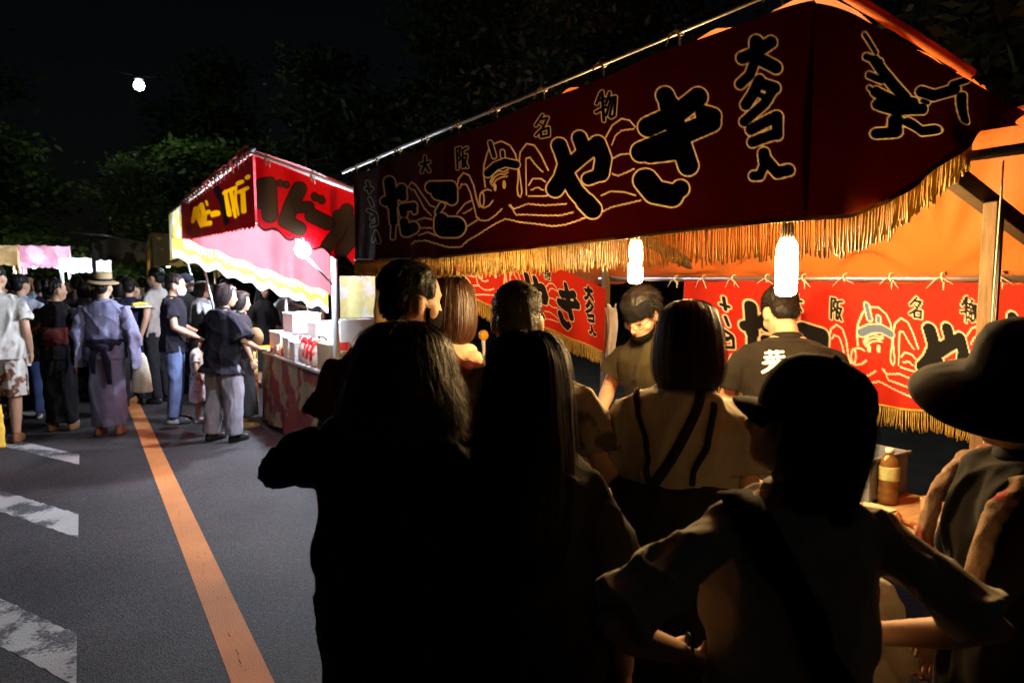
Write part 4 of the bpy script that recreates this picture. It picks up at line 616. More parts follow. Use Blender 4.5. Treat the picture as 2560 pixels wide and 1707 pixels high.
far_stall(-2.25, 20.5, 2.0, 1.6, 2.47, 2.03, (.62, .52, .34), 'far stall with yellow banner at the left edge behind the crowd', (1, .85, .6), 260, (.5, .4, .2))
far_stall(-.70, 20.4, .98, 1.6, 2.47, 1.98, (.55, .30, .42), 'far stall with pink and white banner behind the crowd', (1, .95, .98), 420, (.7, .5, .6))
far_stall(.10, 19.0, 1.0, 1.4, 2.16, 1.86, (.82, .74, .80), 'far stall with low bright white roof left of the straw hat', (.92, 1, 1), 700, (.8, .82, .82))
far_stall(.75, 16.0, 1.1, 1.3, 2.46, 2.05, (.045, .04, .03), 'far stall with dark canopy behind the straw hat man', (1, .8, .5), 0, (.03, .03, .03))
SPOT = cloth('dark_patterned_banner', (.06, .045, .02), trans=.3, alt=(.40, .28, .07), altscale=3.5, altcut=.56)
far_stall(1.62, 13.6, 1.2, 1.6, 2.42, 1.90, (.1, .08, .03), 'far stall with dark brown and green hanging cloths left of the castella stall', (1, .85, .55), 60, (.05, .06, .04), bannermat=SPOT)
# yellow banner stall next to the castella stall
e = empty('stall_banner', (1.14, 10.4, 2.3)); tag(e, 'narrow yellow and white banner beyond the far end of the castella stall', 'banner')
S, T = np.meshgrid(np.linspace(0, 1.75, 40), np.linspace(0, 1, 12), indexing='ij')
obj('cloth', MB().grid(np.stack([1.14 + .02*np.sin(S*7)*T, 9.62 + S, 2.60 - T*(.58 + .1*S/1.75)], 2)).me(), cloth('yellow_banner', (.80, .58, .12), trans=.4, alt=(.82, .75, .62), altscale=4, altcut=.5), e)
for ch in e.children: bpar(ch, e)
tag(tubeo('banner_rail', [(1.13, 9.55, 2.615), (1.13, 10.5, 2.615), (1.13, 11.45, 2.615)], .016, METAL), 'steel rail carrying the narrow yellow banner', 'pipe')
tag(tubeo('pole', [(1.5, 11.3, 0), (1.5, 11.3, 1.3), (1.2, 11.3, 2.6)], .02, METAL), 'steel pole under the far end of the narrow yellow banner', 'pole')
tag(tubeo('pole', [(1.45, 9.66, 0), (1.45, 9.66, 1.3), (1.2, 9.66, 2.6)], .02, METAL), 'steel pole under the near end of the narrow yellow banner', 'pole')
tag(tubeo('roof_pipe', [(-.15, 15.2, 2.55), (.4, 15.2, 2.5), (1.25, 15.2, 2.36)], .02, METAL), 'thin pale roof pipe slanting over the dark canopy stall', 'pipe')
# ================================================================== SMALL THINGS ON THE SIDE TABLE
TZ = .753
e = empty('tea_bottle', (2.60, 1.41, TZ)); tag(e, 'clear plastic bottle of brown tea with pale label on the side table', 'bottle')
TEA = mat('tea_bottle_plastic', (.30, .15, .05), rough=.12, var=.05, bump=0, trans=.35, spec=.6)
obj('bottle_body', MB().hrings([(0, 0, .03, .03), (.006, 0, .036, .036), (.03, 0, .037, .037), (.036, 0, .034, .034), (.042, 0, .037, .037), (.06, 0, .037, .037), (.066, 0, .034, .034), (.072, 0, .037, .037), (.10, 0, .037, .037), (.15, 0, .037, .037), (.175, 0, .028, .028), (.19, 0, .016, .016), (.196, 0, .013, .013)], 24).me(), TEA, e)
obj('label_wrap', MB().hrings([(.095, 0, .0380, .0380), (.1, 0, .0382, .0382), (.145, 0, .0382, .0382), (.148, 0, .0376, .0376)], 24).me(), mat('bottle_label', (.72, .62, .32), rough=.5, alt=(.45, .60, .35), altscale=30, altcut=.55), e)
obj('bottle_cap', MB().hrings([(.196, 0, .016, .016), (.215, 0, .0155, .0155), (.217, 0, .012, .012)], 16).me(), WHITEP, e)
e = empty('storage_crate', (2.66, 1.60, TZ)); tag(e, 'grey blue plastic crate with yellow packs beside the tea bottle', 'crate')
CR_ = mat('grey_blue_plastic', (.20, .24, .33), rough=.5, var=.1)
for c_, d_ in (((0, 0, .01), (.26, .32, .012)), ((-.13, 0, .09), (.01, .32, .17)), ((.13, 0, .09), (.01, .32, .17)), ((0, -.155, .09), (.25, .01, .17)), ((0, .155, .09), (.25, .01, .17)), ((-.137, 0, .168), (.012, .34, .016)), ((0, -.163, .168), (.29, .012, .016))): boxo('panel', c_, d_, CR_, e, .003)
tag(boxo('yellow_pack', (2.62, 1.66, TZ + .13), (.10, .14, .12), mat('yellow_pack', (.75, .50, .08), rough=.5), None, .01, (.1, .15, .2)), 'yellow pack leaning inside the grey blue crate', 'pack')
tag(boxo('orange_pack', (2.60, 1.50, TZ + .13), (.03, .05, .20), mat('orange_pack', (.70, .18, .03), rough=.5), None, .008), 'narrow orange pack standing inside the grey blue crate', 'pack')
e = empty('paper_cup', (2.56, 1.235, TZ)); tag(e, 'small pale paper cup with a wooden stick on the side table', 'cup')
obj('cup', MB().hrings([(0, 0, .026, .026), (.002, 0, .027, .027), (.07, 0, .031, .031), (.073, 0, .0325, .0325), (.073, 0, .029, .029), (.05, 0, .027, .027)], 20).me(), mat('patterned_paper', (.70, .58, .42), rough=.8, var=.1, alt=(.6, .35, .22), altscale=60, altcut=.55), e)
tubeo('stick', [(-.005, .0, .03), (.012, -.012, .08), (.025, -.028, .115)], .004, mat('pale_wood', (.7, .58, .36), rough=.7), e, 6)
KN = mat('red_brown_handle', (.28, .09, .03), rough=.4, var=.2)
for i, (x, y, a, ln, m_, lb) in enumerate(((2.44, 1.28, .5, .15, KN, 'red brown wooden handle lying nearest the tea bottle'), (2.40, 1.20, 1.3, .16, KN, 'red brown knife handle lying flat beside the paper cup'), (2.47, 1.17, 1.0, .12, BLACKP, 'short black clip lying beside the paper cup'), (2.33, 1.13, .9, .15, METAL, 'small steel pick lying at the table corner'))):
    o = obj('pick_tool', MB().tube([(-ln/2, 0, .01), (-ln*.3, 0, .014), (ln*.1, 0, .013), (ln*.15, 0, .008), (ln/2, 0, .006)], [.006, .011, .010, .005, .003], 10).me(), m_, None, (x, y, TZ), (0, 0, a)); tag(o, lb, 'tool')
o = obj('plastic_bag', remesh(MB().ell((0, 0, .05), (.10, .07, .05)).ell((.03, .03, .08), (.04, .05, .05)), .007, 1, .012, 9, 2.2), mat('clear_bag', (.55, .45, .36), rough=.25, trans=.5, var=.2, bump=.3, bscale=60), None, (2.26, 1.06, TZ)); tag(o, 'crumpled clear plastic bag at the near corner of the side table', 'bag')
tag(boxo('paper_sheet', (2.46, 1.40, TZ + .004), (.16, .12, .003), mat('cream_paper', (.75, .66, .45), rough=.8), None, .001, None), 'cream sheet of paper lying left of the tea bottle', 'paper')
# ================================================================== PEOPLE
HEAD = [(1.468, .040, .026, .026), (1.482, .045, .040, .045), (1.505, .028, .054, .070), (1.535, .014, .064, .086), (1.565, .006, .070, .093), (1.60, .000, .0755, .097), (1.63, -.004, .077, .096), (1.658, -.008, .070, .086), (1.682, -.012, .053, .064), (1.697, -.014, .026, .032)]
TORSO = [(.83, 0, .150, .10), (.92, -.012, .170, .122), (1.02, 0, .145, .104), (1.12, 0, .140, .10), (1.25, .002, .160, .114), (1.33, -.004, .172, .108), (1.385, -.010, .146, .090), (1.42, -.013, .098, .072), (1.45, -.012, .058, .058)]
def rotm(p, ax, deg):
    p = Vector(p); return Matrix.Translation(p) @ Matrix.Rotation(R(deg), 4, ax) @ Matrix.Translation(-p)
def hand_tubes(wr, el, curl=.9, inward=1, s=1.):
    """palm and five fingers continuing the forearm; returns list of (pts, radii) and palm data"""
    wr = np.array(wr); d = wr - np.array(el); d = d/np.linalg.norm(d)
    side = np.cross(d, (0, 0, 1.)) if abs(d[2]) < .9 else np.array([0, 1., 0]); side -= d*side.dot(d); side /= np.linalg.norm(side)
    if side[1] < 0: side = -side
    nrm = np.cross(d, side)
    if nrm[0]*inward > 0: nrm = -nrm     # palm normal faces the body
    F = []
    for k, (o_, L) in enumerate(((.030, .066), (.010, .074), (-.010, .069), (-.029, .054))):
        b = wr + d*.078*s + side*o_*s; P = [b - d*.02*s]; a = 0; q = b
        for j, f in enumerate((.45, .32, .23)):
            a += curl*(.35 + .35*j); q = q + (d*math.cos(a) + nrm*math.sin(a))*L*f*s; P.append(q)
        F.append((P, np.array([.0085, .008, .0075, .006])*s))
    t0 = wr + d*.02*s + side*.024*s; t1 = t0 + (side*.028 + d*.022 + nrm*.01)*s; t2 = t1 + (d*.030 + nrm*.014)*s
    F.append(([t0, t1, t2], np.array([.012, .010, .007])*s))
    return F, d, side, nrm
def hairribs(n, prof, M, face, w_=.0014, wave=0, seed=0, frizz=.02, cut=(.85, 1.02), segs=12):
    """hanging strands that follow the profile rings (z,yc,rx,ry) from crown to tips"""
    g = np.random.default_rng(seed); pr = np.array(prof); kk = np.linspace(0, 1, len(pr)); V = []; F = []
    for i in range(n):
        ph = g.random()*2*math.pi
        if math.sin(ph) > face: continue
        end = cut[0] + (cut[1] - cut[0])*g.random(); sc_ = (1 + abs(g.normal())*frizz - .03*g.random())*(1.03 + .09*g.random() if g.random() < .035 else 1); dphi = g.normal()*.10; wf = 25 + 25*g.random(); wp = g.random()*6; wa = wave*(.3 + 1.4*g.random())
        t = np.linspace(.02 + .2*g.random()**2, min(end, 1.), segs); c = [np.interp(t, kk, pr[:, j]) for j in range(4)]
        a = ph + dphi*t; z = c[0]; gr = t*t
        x = c[2]*np.cos(a)*sc_ + gr*wa*np.sin(z*wf + wp); y = c[1] + c[3]*np.sin(a)*sc_ + gr*wa*np.cos(z*wf*1.1 + wp)
        if end > 1: z = z - (end - 1)*.12*t**3
        P = np.stack([x, y, z], 1); T = np.gradient(P, axis=0); N = np.stack([np.cos(a), np.sin(a), 0*a], 1) + g.normal(size=3)*.35
        W = np.cross(T, N); W /= np.linalg.norm(W, axis=1)[:, None] + 1e-9; ww = (w_*np.sqrt(np.clip(1.08 - t, .05, 1)))[:, None]
        b = len(V); V.extend((P - W*ww)); V.extend((P + W*ww)); m = len(P)
        F.extend((b + j, b + j + 1, b + m + j + 1, b + m + j) for j in range(m - 1))
    return xf(np.array(V), M), F
HAIRP = {
 'bob': [(1.722, -.02, .02, .02), (1.712, -.02, .055, .062), (1.685, -.018, .085, .095), (1.63, -.015, .102, .112), (1.57, -.014, .110, .118), (1.51, -.014, .114, .118), (1.46, -.016, .106, .108), (1.43, -.018, .090, .09)],
 'long': [(1.722, -.02, .02, .02), (1.712, -.02, .052, .06), (1.685, -.02, .082, .094), (1.63, -.022, .098, .112), (1.57, -.026, .105, .118), (1.50, -.035, .112, .118), (1.42, -.05, .122, .112), (1.34, -.06, .128, .10), (1.25, -.07, .125, .085), (1.16, -.075, .11, .07)],
 'wavy': [(1.722, -.02, .02, .02), (1.712, -.02, .055, .062), (1.685, -.02, .088, .10), (1.63, -.02, .106, .116), (1.58, -.024, .116, .122), (1.53, -.028, .128, .124), (1.48, -.032, .134, .118), (1.43, -.034, .126, .104)],
 'undercap': [(1.66, -.02, .05, .06), (1.65, -.02, .085, .097), (1.60, -.024, .098, .108), (1.54, -.03, .106, .108), (1.47, -.045, .098, .092), (1.40, -.055, .090, .080), (1.35, -.06, .082, .068), (1.31, -.06, .06, .05)],
 'mid': [(1.715, -.02, .02, .02), (1.705, -.018, .052, .06), (1.68, -.018, .082, .092), (1.63, -.018, .095, .106), (1.57, -.024, .098, .104), (1.52, -.034, .090, .085), (1.475, -.042, .07, .06)]}
def person(label, x, y, head_deg, h=1.68, top=None, bottom=None, hair=('short', None), head=(0, 0, 0), lean=0, L=None, Rr=None, voxel=.014, fem=False, shoe=None, face=False, mask=None, strands=0, seed=1, group=None, stance=.10, step_=0, curl=.9, cat='person', hw=.0014, skin=None, sh=1., hairsc=1., name='person', hlen=.014, shrug=0, side=0):
    s = h/1.70; shw = (.9 if fem else 1.)*sh
    up = rotm((0, 0, .93), 'Y', side) @ rotm((0, 0, .93), 'X', -lean)                       # torso lean (forward)
    hp = up @ Vector((0, -.008, 1.46))
    HM = Matrix.Translation(hp) @ Euler((R(-head[1] - lean*.4), R(head[2]), R(-head[0])), 'ZXY' if False else 'XYZ').to_matrix().to_4x4() @ Matrix.Translation((0, .008, -1.46))
    U = lambda p: np.array(up @ Vector(p))
    shl, shr = U((-.168*shw, -.008, 1.352 + shrug)), U((.168*shw, -.008, 1.352))
    if L is None: L = ((-.225, -.03, 1.10), (-.235, .05, .87))
    if Rr is None: Rr = ((.225, -.03, 1.10), (.235, .05, .87))
    arms_ = [(shl, np.array(L[0]), np.array(L[1]), -1), (shr, np.array(Rr[0]), np.array(Rr[1]), 1)]
    hips = [(-.088, 0, .88), (.088, 0, .88)]
    legs = [[hips[i], (sg*(stance*.5 + .05), .012 + .5*step_*sg, .48), (sg*stance, -.03 + step_*sg, .085)] for i, sg in ((0, -1), (1, 1))]
    b = MB(); b.hrings([(q[0], q[1], q[2]*shw*.94, q[3]*.94) for q in TORSO], 20, up)
    b.tube([U((0, -.014, 1.40)), np.array(HM @ Vector((0, -.012, 1.47))), np.array(HM @ Vector((0, -.004, 1.53)))], [.056, .051, .053] if not fem else [.049, .044, .047], 14)
    b.hrings(HEAD, 22, HM)
    b.tube([np.array(HM @ Vector(p)) for p in ((0, .086, 1.60), (0, .100, 1.575), (0, .110, 1.552), (0, .098, 1.538))], [.009, .011, .015, .010], 8)
    b.ell((0, .084, 1.512), (.024, .014, .010), HM, 10, 6); b.ell((0, .078, 1.61), (.05, .022, .012), HM, 10, 6)
    for sg in (-1, 1): b.ell((sg*.077, -.006, 1.565), (.011, .021, .033), HM @ rotm((0, 0, 1.565), 'Z', 0), 10, 8); b.ell((sg*.05, .05, 1.555), (.022, .03, .03), HM, 8, 6)
    fing = []
    for sp_, e_, w_, sg in arms_:
        m1 = (sp_ + e_)/2; m2 = (e_ + w_)/2
        b.tube([sp_ - (0, 0, .01), m1, e_, m2*.6 + e_*.4, w_], np.array([.040, .044, .041, .041, .027])*(.88 if fem else 1), 12)
        F, d, sd, nm = hand_tubes(w_, e_, curl, sg); fing += F
        pc = w_ + d*.045; Mx = Matrix(((sd[0], nm[0], d[0], pc[0]), (sd[1], nm[1], d[1], pc[1]), (sd[2], nm[2], d[2], pc[2]), (0, 0, 0, 1)))
        b.ell((0, 0, 0), (.040, .017, .052), Mx, 12, 8)
    for lg in legs:
        hpz, kn, an = map(np.array, lg); b.tube([hpz, (hpz + kn)/2, kn, kn*.55 + an*.45, an], [.086, .078, .056, .055, .036], 12)
        b.ell((an[0], an[1] + .065, .04), (.042, .115, .038))
    body = remesh(b, voxel, 2)
    if fing and voxel < .03:
        fb_ = MB(); [fb_.tube(P, r_, 8) for P, r_ in fing]
        bm = bmesh.new(); bm.from_mesh(body); t = fb_.me('t'); bm.from_mesh(t); bm.to_mesh(body); bm.free(); bpy.data.meshes.remove(t)
        body.polygons.foreach_set('use_smooth', [True]*len(body.polygons))
    root = obj(name, body, skin or SKIN, None, (x, y, 0), (0, 0, -R(head_deg))); root.scale = (s, s, s); tag(root, label, cat, group)
    P = {'root': root, 'HM': HM, 'up': up, 'legs': legs, 'arms': arms_, 'U': U}
    vx = max(voxel*.9, .008)
    # ---- clothes
    if bottom:
        kind, m_ = bottom[0], bottom[1]; b = MB()
        if kind in ('trousers', 'shorts', 'jeans'):
            wd = bottom[2] if len(bottom) > 2 else 1.; zend = {'shorts': .46}.get(kind, .07)
            b.hrings([(.80, 0, .150, .115), (.88, -.008, .178, .130), (.98, -.004, .160, .115), (1.03, 0, .150, .108)], 20)
            for lg in legs:
                a, k, c = map(np.array, lg); a = a + (0, 0, .02)
                if kind == 'shorts': b.tube([a, (a + k)/2, k - (0, 0, .03)], [.105*wd, .105*wd, .11*wd], 14)
                else: b.tube([a, (a + k)/2, k, (k + c)/2, c - (0, 0, .005)], [.108, .092*wd, .076*wd, .07*wd, .064*wd], 14)
            obj({'jeans': 'jeans', 'shorts': 'shorts'}.get(kind, 'trousers'), remesh(b, vx, 2, .007*(1 if kind != 'jeans' else .7), seed + 3), m_, root)
        elif kind == 'skirt':
            zb_, fl = bottom[2], bottom[3]
            b.hrings([(zb_, 0, .17 + fl, .13 + fl), (zb_*.6 + .4*.85, 0, .18 + fl*.6, .14 + fl*.6), (.85, -.005, .182, .138), (.95, 0, .16, .118), (1.03, 0, .148, .108)], 26)
            obj('skirt', remesh(b, vx, 2, .013, seed + 3, .8), m_, root)
    if top:
        m_ = top[0]; hem_ = top[1] if len(top) > 1 else .86; sl_ = top[2] if len(top) > 2 else .55; lo = top[3] if len(top) > 3 else .016; fl = top[4] if len(top) > 4 else .012; slo = top[5] if len(top) > 5 else lo
        b = MB(); rr = [q for q in TORSO if q[0] > hem_ + .03 and q[0] < 1.43]
        L_ = [(hem_, -.005, .158*shw + lo + fl, .114 + lo + fl)] + [(q[0], q[1], max(q[2], .155 if q[0] < 1.2 else 0)*shw + lo, max(q[3], .108 if q[0] < 1.2 else 0) + lo*.9) for q in rr] + [(1.432, -.013, .080*shw + lo*.5, .066 + lo*.4), (1.448, -.012, .064, .06)]
        b.hrings(L_, 24, up)
        for sp_, e_, w_, sg in arms_:
            if sl_ <= 0: continue
            if sl_ <= 1: Q = [sp_ - np.array([sg*.05, 0, 0]), sp_ + (e_ - sp_)*.12, sp_ + (e_ - sp_)*sl_*.5, sp_ + (e_ - sp_)*sl_]; rd = [.048 + lo*.5, .052 + slo*.6, .052 + slo*.9, top[6] if len(top) > 6 else .052 + slo + fl*.7]
            else: Q = [sp_ - np.array([sg*.05, 0, 0]), (sp_ + e_)/2, e_, e_ + (w_ - e_)*(sl_ - 1)*.5, e_ + (w_ - e_)*(sl_ - 1)]; rd = [.050 + lo*.5, .053 + slo*.9, .05 + slo*.8, .046 + slo*.8, .038 + slo + fl]
            b.tube(Q, rd, 14)
        sh_ = obj('shirt', remesh(b, vx, 2, .0075 + lo*.12, seed), m_, root); P['shirt'] = sh_
        if hem_ > .5 and fem is not None:
            cl = MB().hrings([(1.424, -.013, .074, .068), (1.436, -.012, .074, .068), (1.454, -.010, .064, .061), (1.458, -.010, .057, .056)], 20, up); obj('collar', cl.me(), m_, root)
    # ---- shoes
    sm = shoe or BLACKP
    for lg in legs:
        a = np.array(lg[2]); sb = MB(); sb.hrings([(.002, a[1] + .06, .040, .125, a[0]), (.02, a[1] + .06, .046, .133, a[0]), (.045, a[1] + .055, .046, .128, a[0]), (.07, a[1] + .035, .040, .098, a[0]), (.085, a[1] + .0, .034, .05, a[0])], 16)
        so_ = obj('shoe', sb.me(), sm, root)
    # ---- hair
    st_, hm = hair[0], hair[1] or HAIRB
    if st_ == 'short':
        b = MB(); b.ell((0, -.020, 1.632), (.086*hairsc, .102*hairsc, .082*hairsc), HM, 18, 12); b.ell((0, -.052, 1.575), (.070, .058, .075), HM, 14, 10)
        for sg in (-1, 1): b.ell((sg*.060, .005, 1.612), (.022, .05, .042), HM, 10, 8)
        hme = remesh(b, max(.006, voxel*.6), 1, .003, seed, 3., )
        obj('hair', hme, hm, root)
        if strands:
            g = np.random.default_rng(seed); co = getco(hme); no = getno(hme); k = g.integers(0, len(co), strands); V = []; F = []
            dn = np.array((HM.to_3x3() @ Vector((0, -.3, -.9))))
            for i in k:
                p = co[i]; d = no[i]*.35 + dn*.8 + g.normal(size=3)*.22; d /= np.linalg.norm(d); W = np.cross(d, g.normal(size=3)); W /= np.linalg.norm(W); l_ = hlen*(.7 + .6*g.random())
                bb = len(V); V += [p - W*hw*.8, p + W*hw*.8, p + d*l_]; F.append((bb, bb + 1, bb + 2))
            obj('hair_strands', mesh('hs', V, F), hm, root)['kind'] = 'stuff'
    elif st_ in HAIRP:
        pr = HAIRP[st_]; fc = .50; hin = .93 if strands else .955
        yc = lambda z: .052 if z < 1.64 else .3
        sol = MB().hrings([(q[0] - .004, q[1], q[2]*hin, q[3]*hin) for q in pr], 26, HM, yc)
        hme = remesh(sol, max(.007, voxel*.6), 1, .002, seed, 2.5); obj('hair', hme, hm, root)
        fr_ = MB().hrings([(1.66, .02, .076, .082), (1.69, .005, .07, .075), (1.71, -.01, .04, .05)], 18, HM)
        obj('fringe_hair', remesh(fr_, max(.007, voxel*.6), 1, .002, seed, 2.5), hm, root)
        if strands:
            V, F = hairribs(strands, pr, HM, fc, hw, hair[2] if len(hair) > 2 else 0, seed, hair[3] if len(hair) > 3 else .02)
            obj('hair_strands', mesh('hs', V, F), hm, root)['kind'] = 'stuff'
    elif st_ == 'bun':
        b = MB(); b.ell((0, -.016, 1.625), (.084, .102, .086), HM, 18, 12); b.ell((0, -.05, 1.58), (.066, .055, .06), HM); b.ell((0, -.105, 1.66), (.045, .04, .045), HM); b.ell((.03, -.12, 1.63), (.03, .03, .03), HM)
        obj('hair', remesh(b, max(.007, voxel*.6), 1, .004, seed, 3), hm, root)
    if face:
        for sg in (-1, 1):
            obj('eye', MB().ell((sg*.030, .087, 1.583), (.013, .008, .0065), HM, 10, 6).me(), BLACKP if voxel > .008 else EYEM, root)
            obj('eyebrow', MB().tube([np.array(HM @ Vector(p)) for p in ((sg*.016, .099, 1.604), (sg*.032, .096, 1.609), (sg*.048, .084, 1.604))], [.003, .004, .002], 6).me(), HAIRB, root)
        obj('mouth', MB().tube([np.array(HM @ Vector(p)) for p in ((-.022, .087, 1.511), (0, .098, 1.512), (.022, .087, 1.511))], [.002, .0035, .002], 6).me(), LIPM, root)
    if mask:
        mz = 1.515 + (mask[1] if len(mask) > 1 else 0)
        th = np.linspace(R(8), R(172), 18); rs = []
        for z, k in ((-.050, .93), (-.03, 1.0), (0, 1.02), (.03, 1.01), (.045, 1.0)):
            hz = [np.interp(mz + z, [q[0] for q in HEAD], [q[j] for q in HEAD]) for j in (1, 2, 3)]
            rs.append(xf(np.stack([hz[1]*1.06*np.cos(th)*k**.3, hz[0] + hz[2]*1.045*k*np.sin(th) + .016*np.sin(th)**6, np.full(18, mz + z)], 1), HM))
        mm = MB().grid(np.array(rs)).me(); mo = obj('face_mask', mm, mask[0], root); q = mo.modifiers.new('s', 'SOLIDIFY'); q.thickness = .003; q.offset = 1
        for sg in (-1, 1): obj('mask_loop', MB().tube([np.array(HM @ Vector(p)) for p in ((sg*.064, .045, mz + .03), (sg*.078, .01, 1.575), (sg*.086, -.014, 1.590))], .0018, 5).me(), mask[0], root)
    return P
EYEM = mat('eye', (.03, .02, .015), rough=.15, var=0, bump=0, spec=.6); LIPM = mat('lips', (.38, .14, .11), rough=.5)
WMASK = mat('white_mask', (.8, .82, .85), rough=.8, var=.05, bump=.1); BMASK = mat('black_mask', (.004, .004, .004), rough=.9, bump=.2, spec=.05)
def strap(P, pts, wd, ma, name='bag_strap', off=.007):
    """flat strap laid on the shirt: pts are points (local) shot towards the torso axis"""
    me = P['shirt'].data; bv = BVHTree.FromPolygons([v.co for v in me.vertices], [p.vertices[:] for p in me.polygons])
    Q = []; N = []
    pts = np.array(pts, float); d = np.r_[0, np.cumsum(np.linalg.norm(np.diff(pts, axis=0), axis=1))]
    for t in np.linspace(0, d[-1], 40):
        p = Vector([np.interp(t, d, pts[:, k]) for k in range(3)]); loc, nr, _, _ = bv.find_nearest(p); Q.append(np.array(loc + nr*off)); N.append(np.array(nr))
    Q = np.array(Q); N = np.array(N)
    for _ in range(3): Q[1:-1] = (Q[:-2] + 2*Q[1:-1] + Q[2:])/4
    T = np.gradient(Q, axis=0); W = np.cross(T, N); W /= np.linalg.norm(W, axis=1)[:, None] + 1e-9
    G = np.stack([Q - W*wd/2 - N*.003, Q + N*.001, Q + W*wd/2 - N*.003], 1)
    o_ = obj(name, MB().grid(G).me(), ma, P['root']); q = o_.modifiers.new('s', 'SOLIDIFY'); q.thickness = .004
    return o_
def hatlathe(P, prof, ma, name, tilt=(0, 0, 0), n=40, wob=0, c=(0, -.01, 1.62), parent=None, k=1.):
    """prof: (r, z) list, rim to crown top; rx,ry scaled to head"""
    rs = []; th = np.linspace(0, 2*math.pi, n, endpoint=False); M = P['HM'] @ Matrix.Translation(c) @ Euler([R(a) for a in tilt]).to_matrix().to_4x4() @ Matrix.Scale(k, 4)
    for r, z in prof:
        zz = z + (wob*np.sin(2*th + .6)*max(0, r - .1)*8 if wob else 0)
        rs.append(xf(np.stack([r*.90*np.cos(th), r*1.04*np.sin(th), zz + 0*th], 1), M))
    o_ = obj(name, MB().rings(rs).me(), ma, parent or P['root']); return o_
def cap(P, ma, brim_yaw=0, c=(0, -.008, 1.63), k=1., bt=4):
    hatlathe(P, [(.088, -.035), (.094, -.03), (.097, 0), (.094, .03), (.080, .062), (.055, .082), (.02, .092), (.008, .094)], ma, 'cap', (6, 0, brim_yaw), 28, 0, c, None, k)
    a = np.linspace(-1.05, 1.05, 16); rs = []
    for kk_ in range(6):
        t = kk_/5; rs.append(np.stack([np.sin(a)*(.088 + .018*t), np.cos(a)*.09 + t*.050*np.cos(a*.95), -.032 - .014*t*t + .0 - .018*np.sin(a)**2*t], 1))
    M = P['HM'] @ Matrix.Translation(c) @ Euler((R(bt), 0, R(brim_yaw))).to_matrix().to_4x4() @ Matrix.Scale(k, 4)
    o_ = obj('cap_brim', MB().grid(xf(np.array(rs).reshape(-1, 3), M).reshape(6, 16, 3)).me(), ma, P['root']); q = o_.modifiers.new('s', 'SOLIDIFY'); q.thickness = .004
    obj('cap_button', MB().ell((0, 0, .094), (.008, .008, .005), M, 8, 6).me(), ma, P['root'])
# ---------------------------------------------------------------- the queue at the takoyaki stall
BLK = cloth('black_cloth', (.016, .016, .017)); BLK2 = cloth('soft_black_cloth', (.022, .020, .021)); TAN = cloth('tan_cotton', (.31, .28, .22)); GRW = cloth('grey_white_cotton', (.42, .40, .36))
MAR = cloth('maroon_shirt', (.26, .028, .026)); CRM = cloth('cream_shirt', (.62, .48, .34), trans=.05); PAT = cloth('patterned_shirt', (.30, .25, .18), alt=(.10, .09, .07), altscale=9, altcut=.53)
DEN = cloth('jeans_denim', (.055, .085, .19), var=.4, scale=6); DRK = cloth('dark_trousers', (.02, .02, .024)); OLV = cloth('olive_shirt', (.040, .033, .017))
# A man with mask
person('tall man in maroon shirt and dark mask, head turned right under the banner', .86, 2.03, 48, 1.665, (MAR, .84, .75, .04), ('trousers', DRK, 1), ('short', None), (40, 8, 0), 3, ((-.28, -.02, 1.11), (-.22, .12, .90)), ((.27, -.02, 1.11), (.22, .14, .92)), .008, shoe=BLACKP, mask=(BMASK,), strands=6000, seed=3, sh=1.20, hlen=.010)
# B woman with brown bob
person('woman with brown bob hair and cream shirt facing the stall', 1.33, 2.58, 80, 1.605, (CRM, .84, .6, .02), ('skirt', BLK2, .35, .05), ('bob', HAIRBR, 0, .01), (0, 4, 0), 0, None, None, .009, fem=True, strands=9000, seed=5, hw=.0008)
# C crew cut man
Pc = person('grey crew cut man in patterned shirt seen from behind', 1.12, 1.75, 40, 1.60, (PAT, .80, .75, .028), ('trousers', DRK, 1), ('short', HAIRG), (-8, 4, 0), 0, ((-.28, -.03, 1.12), (-.22, .16, .95)), ((.29, -.03, 1.10), (.25, .10, .88)), .009, strands=8000, seed=8, sh=1.12, hairsc=.955, hlen=.007)
# D wavy haired woman in black with flared sleeve
Pd = person('woman with loose wavy brown hair in black top with wide elbow sleeve', .60, 1.395, 34, 1.50, (BLK, .62, 1.5, .09, .02, .022), ('skirt', BLK, .15, .10), ('wavy', HAIRW, .022, .09), (20, 3, 0), 0, ((-.345, .02, 1.33), (-.14, .24, 1.40)), ((.20, -.02, 1.14), (.20, .10, .92)), .009, fem=True, strands=16000, seed=11, hw=.0006, sh=1.05, shrug=.045)
# E long haired woman
Pe = person('woman with long straight black hair in black clothes seen from behind', .79, 1.19, 46, 1.485, (BLK2, .60, 1.4, .03, .02), ('skirt', BLK2, .15, .08), ('long', HAIRB, .002, .015), (6, 2, 0), 0, None, None, .009, fem=True, strands=15000, seed=13, hw=.0006, sh=1.1)
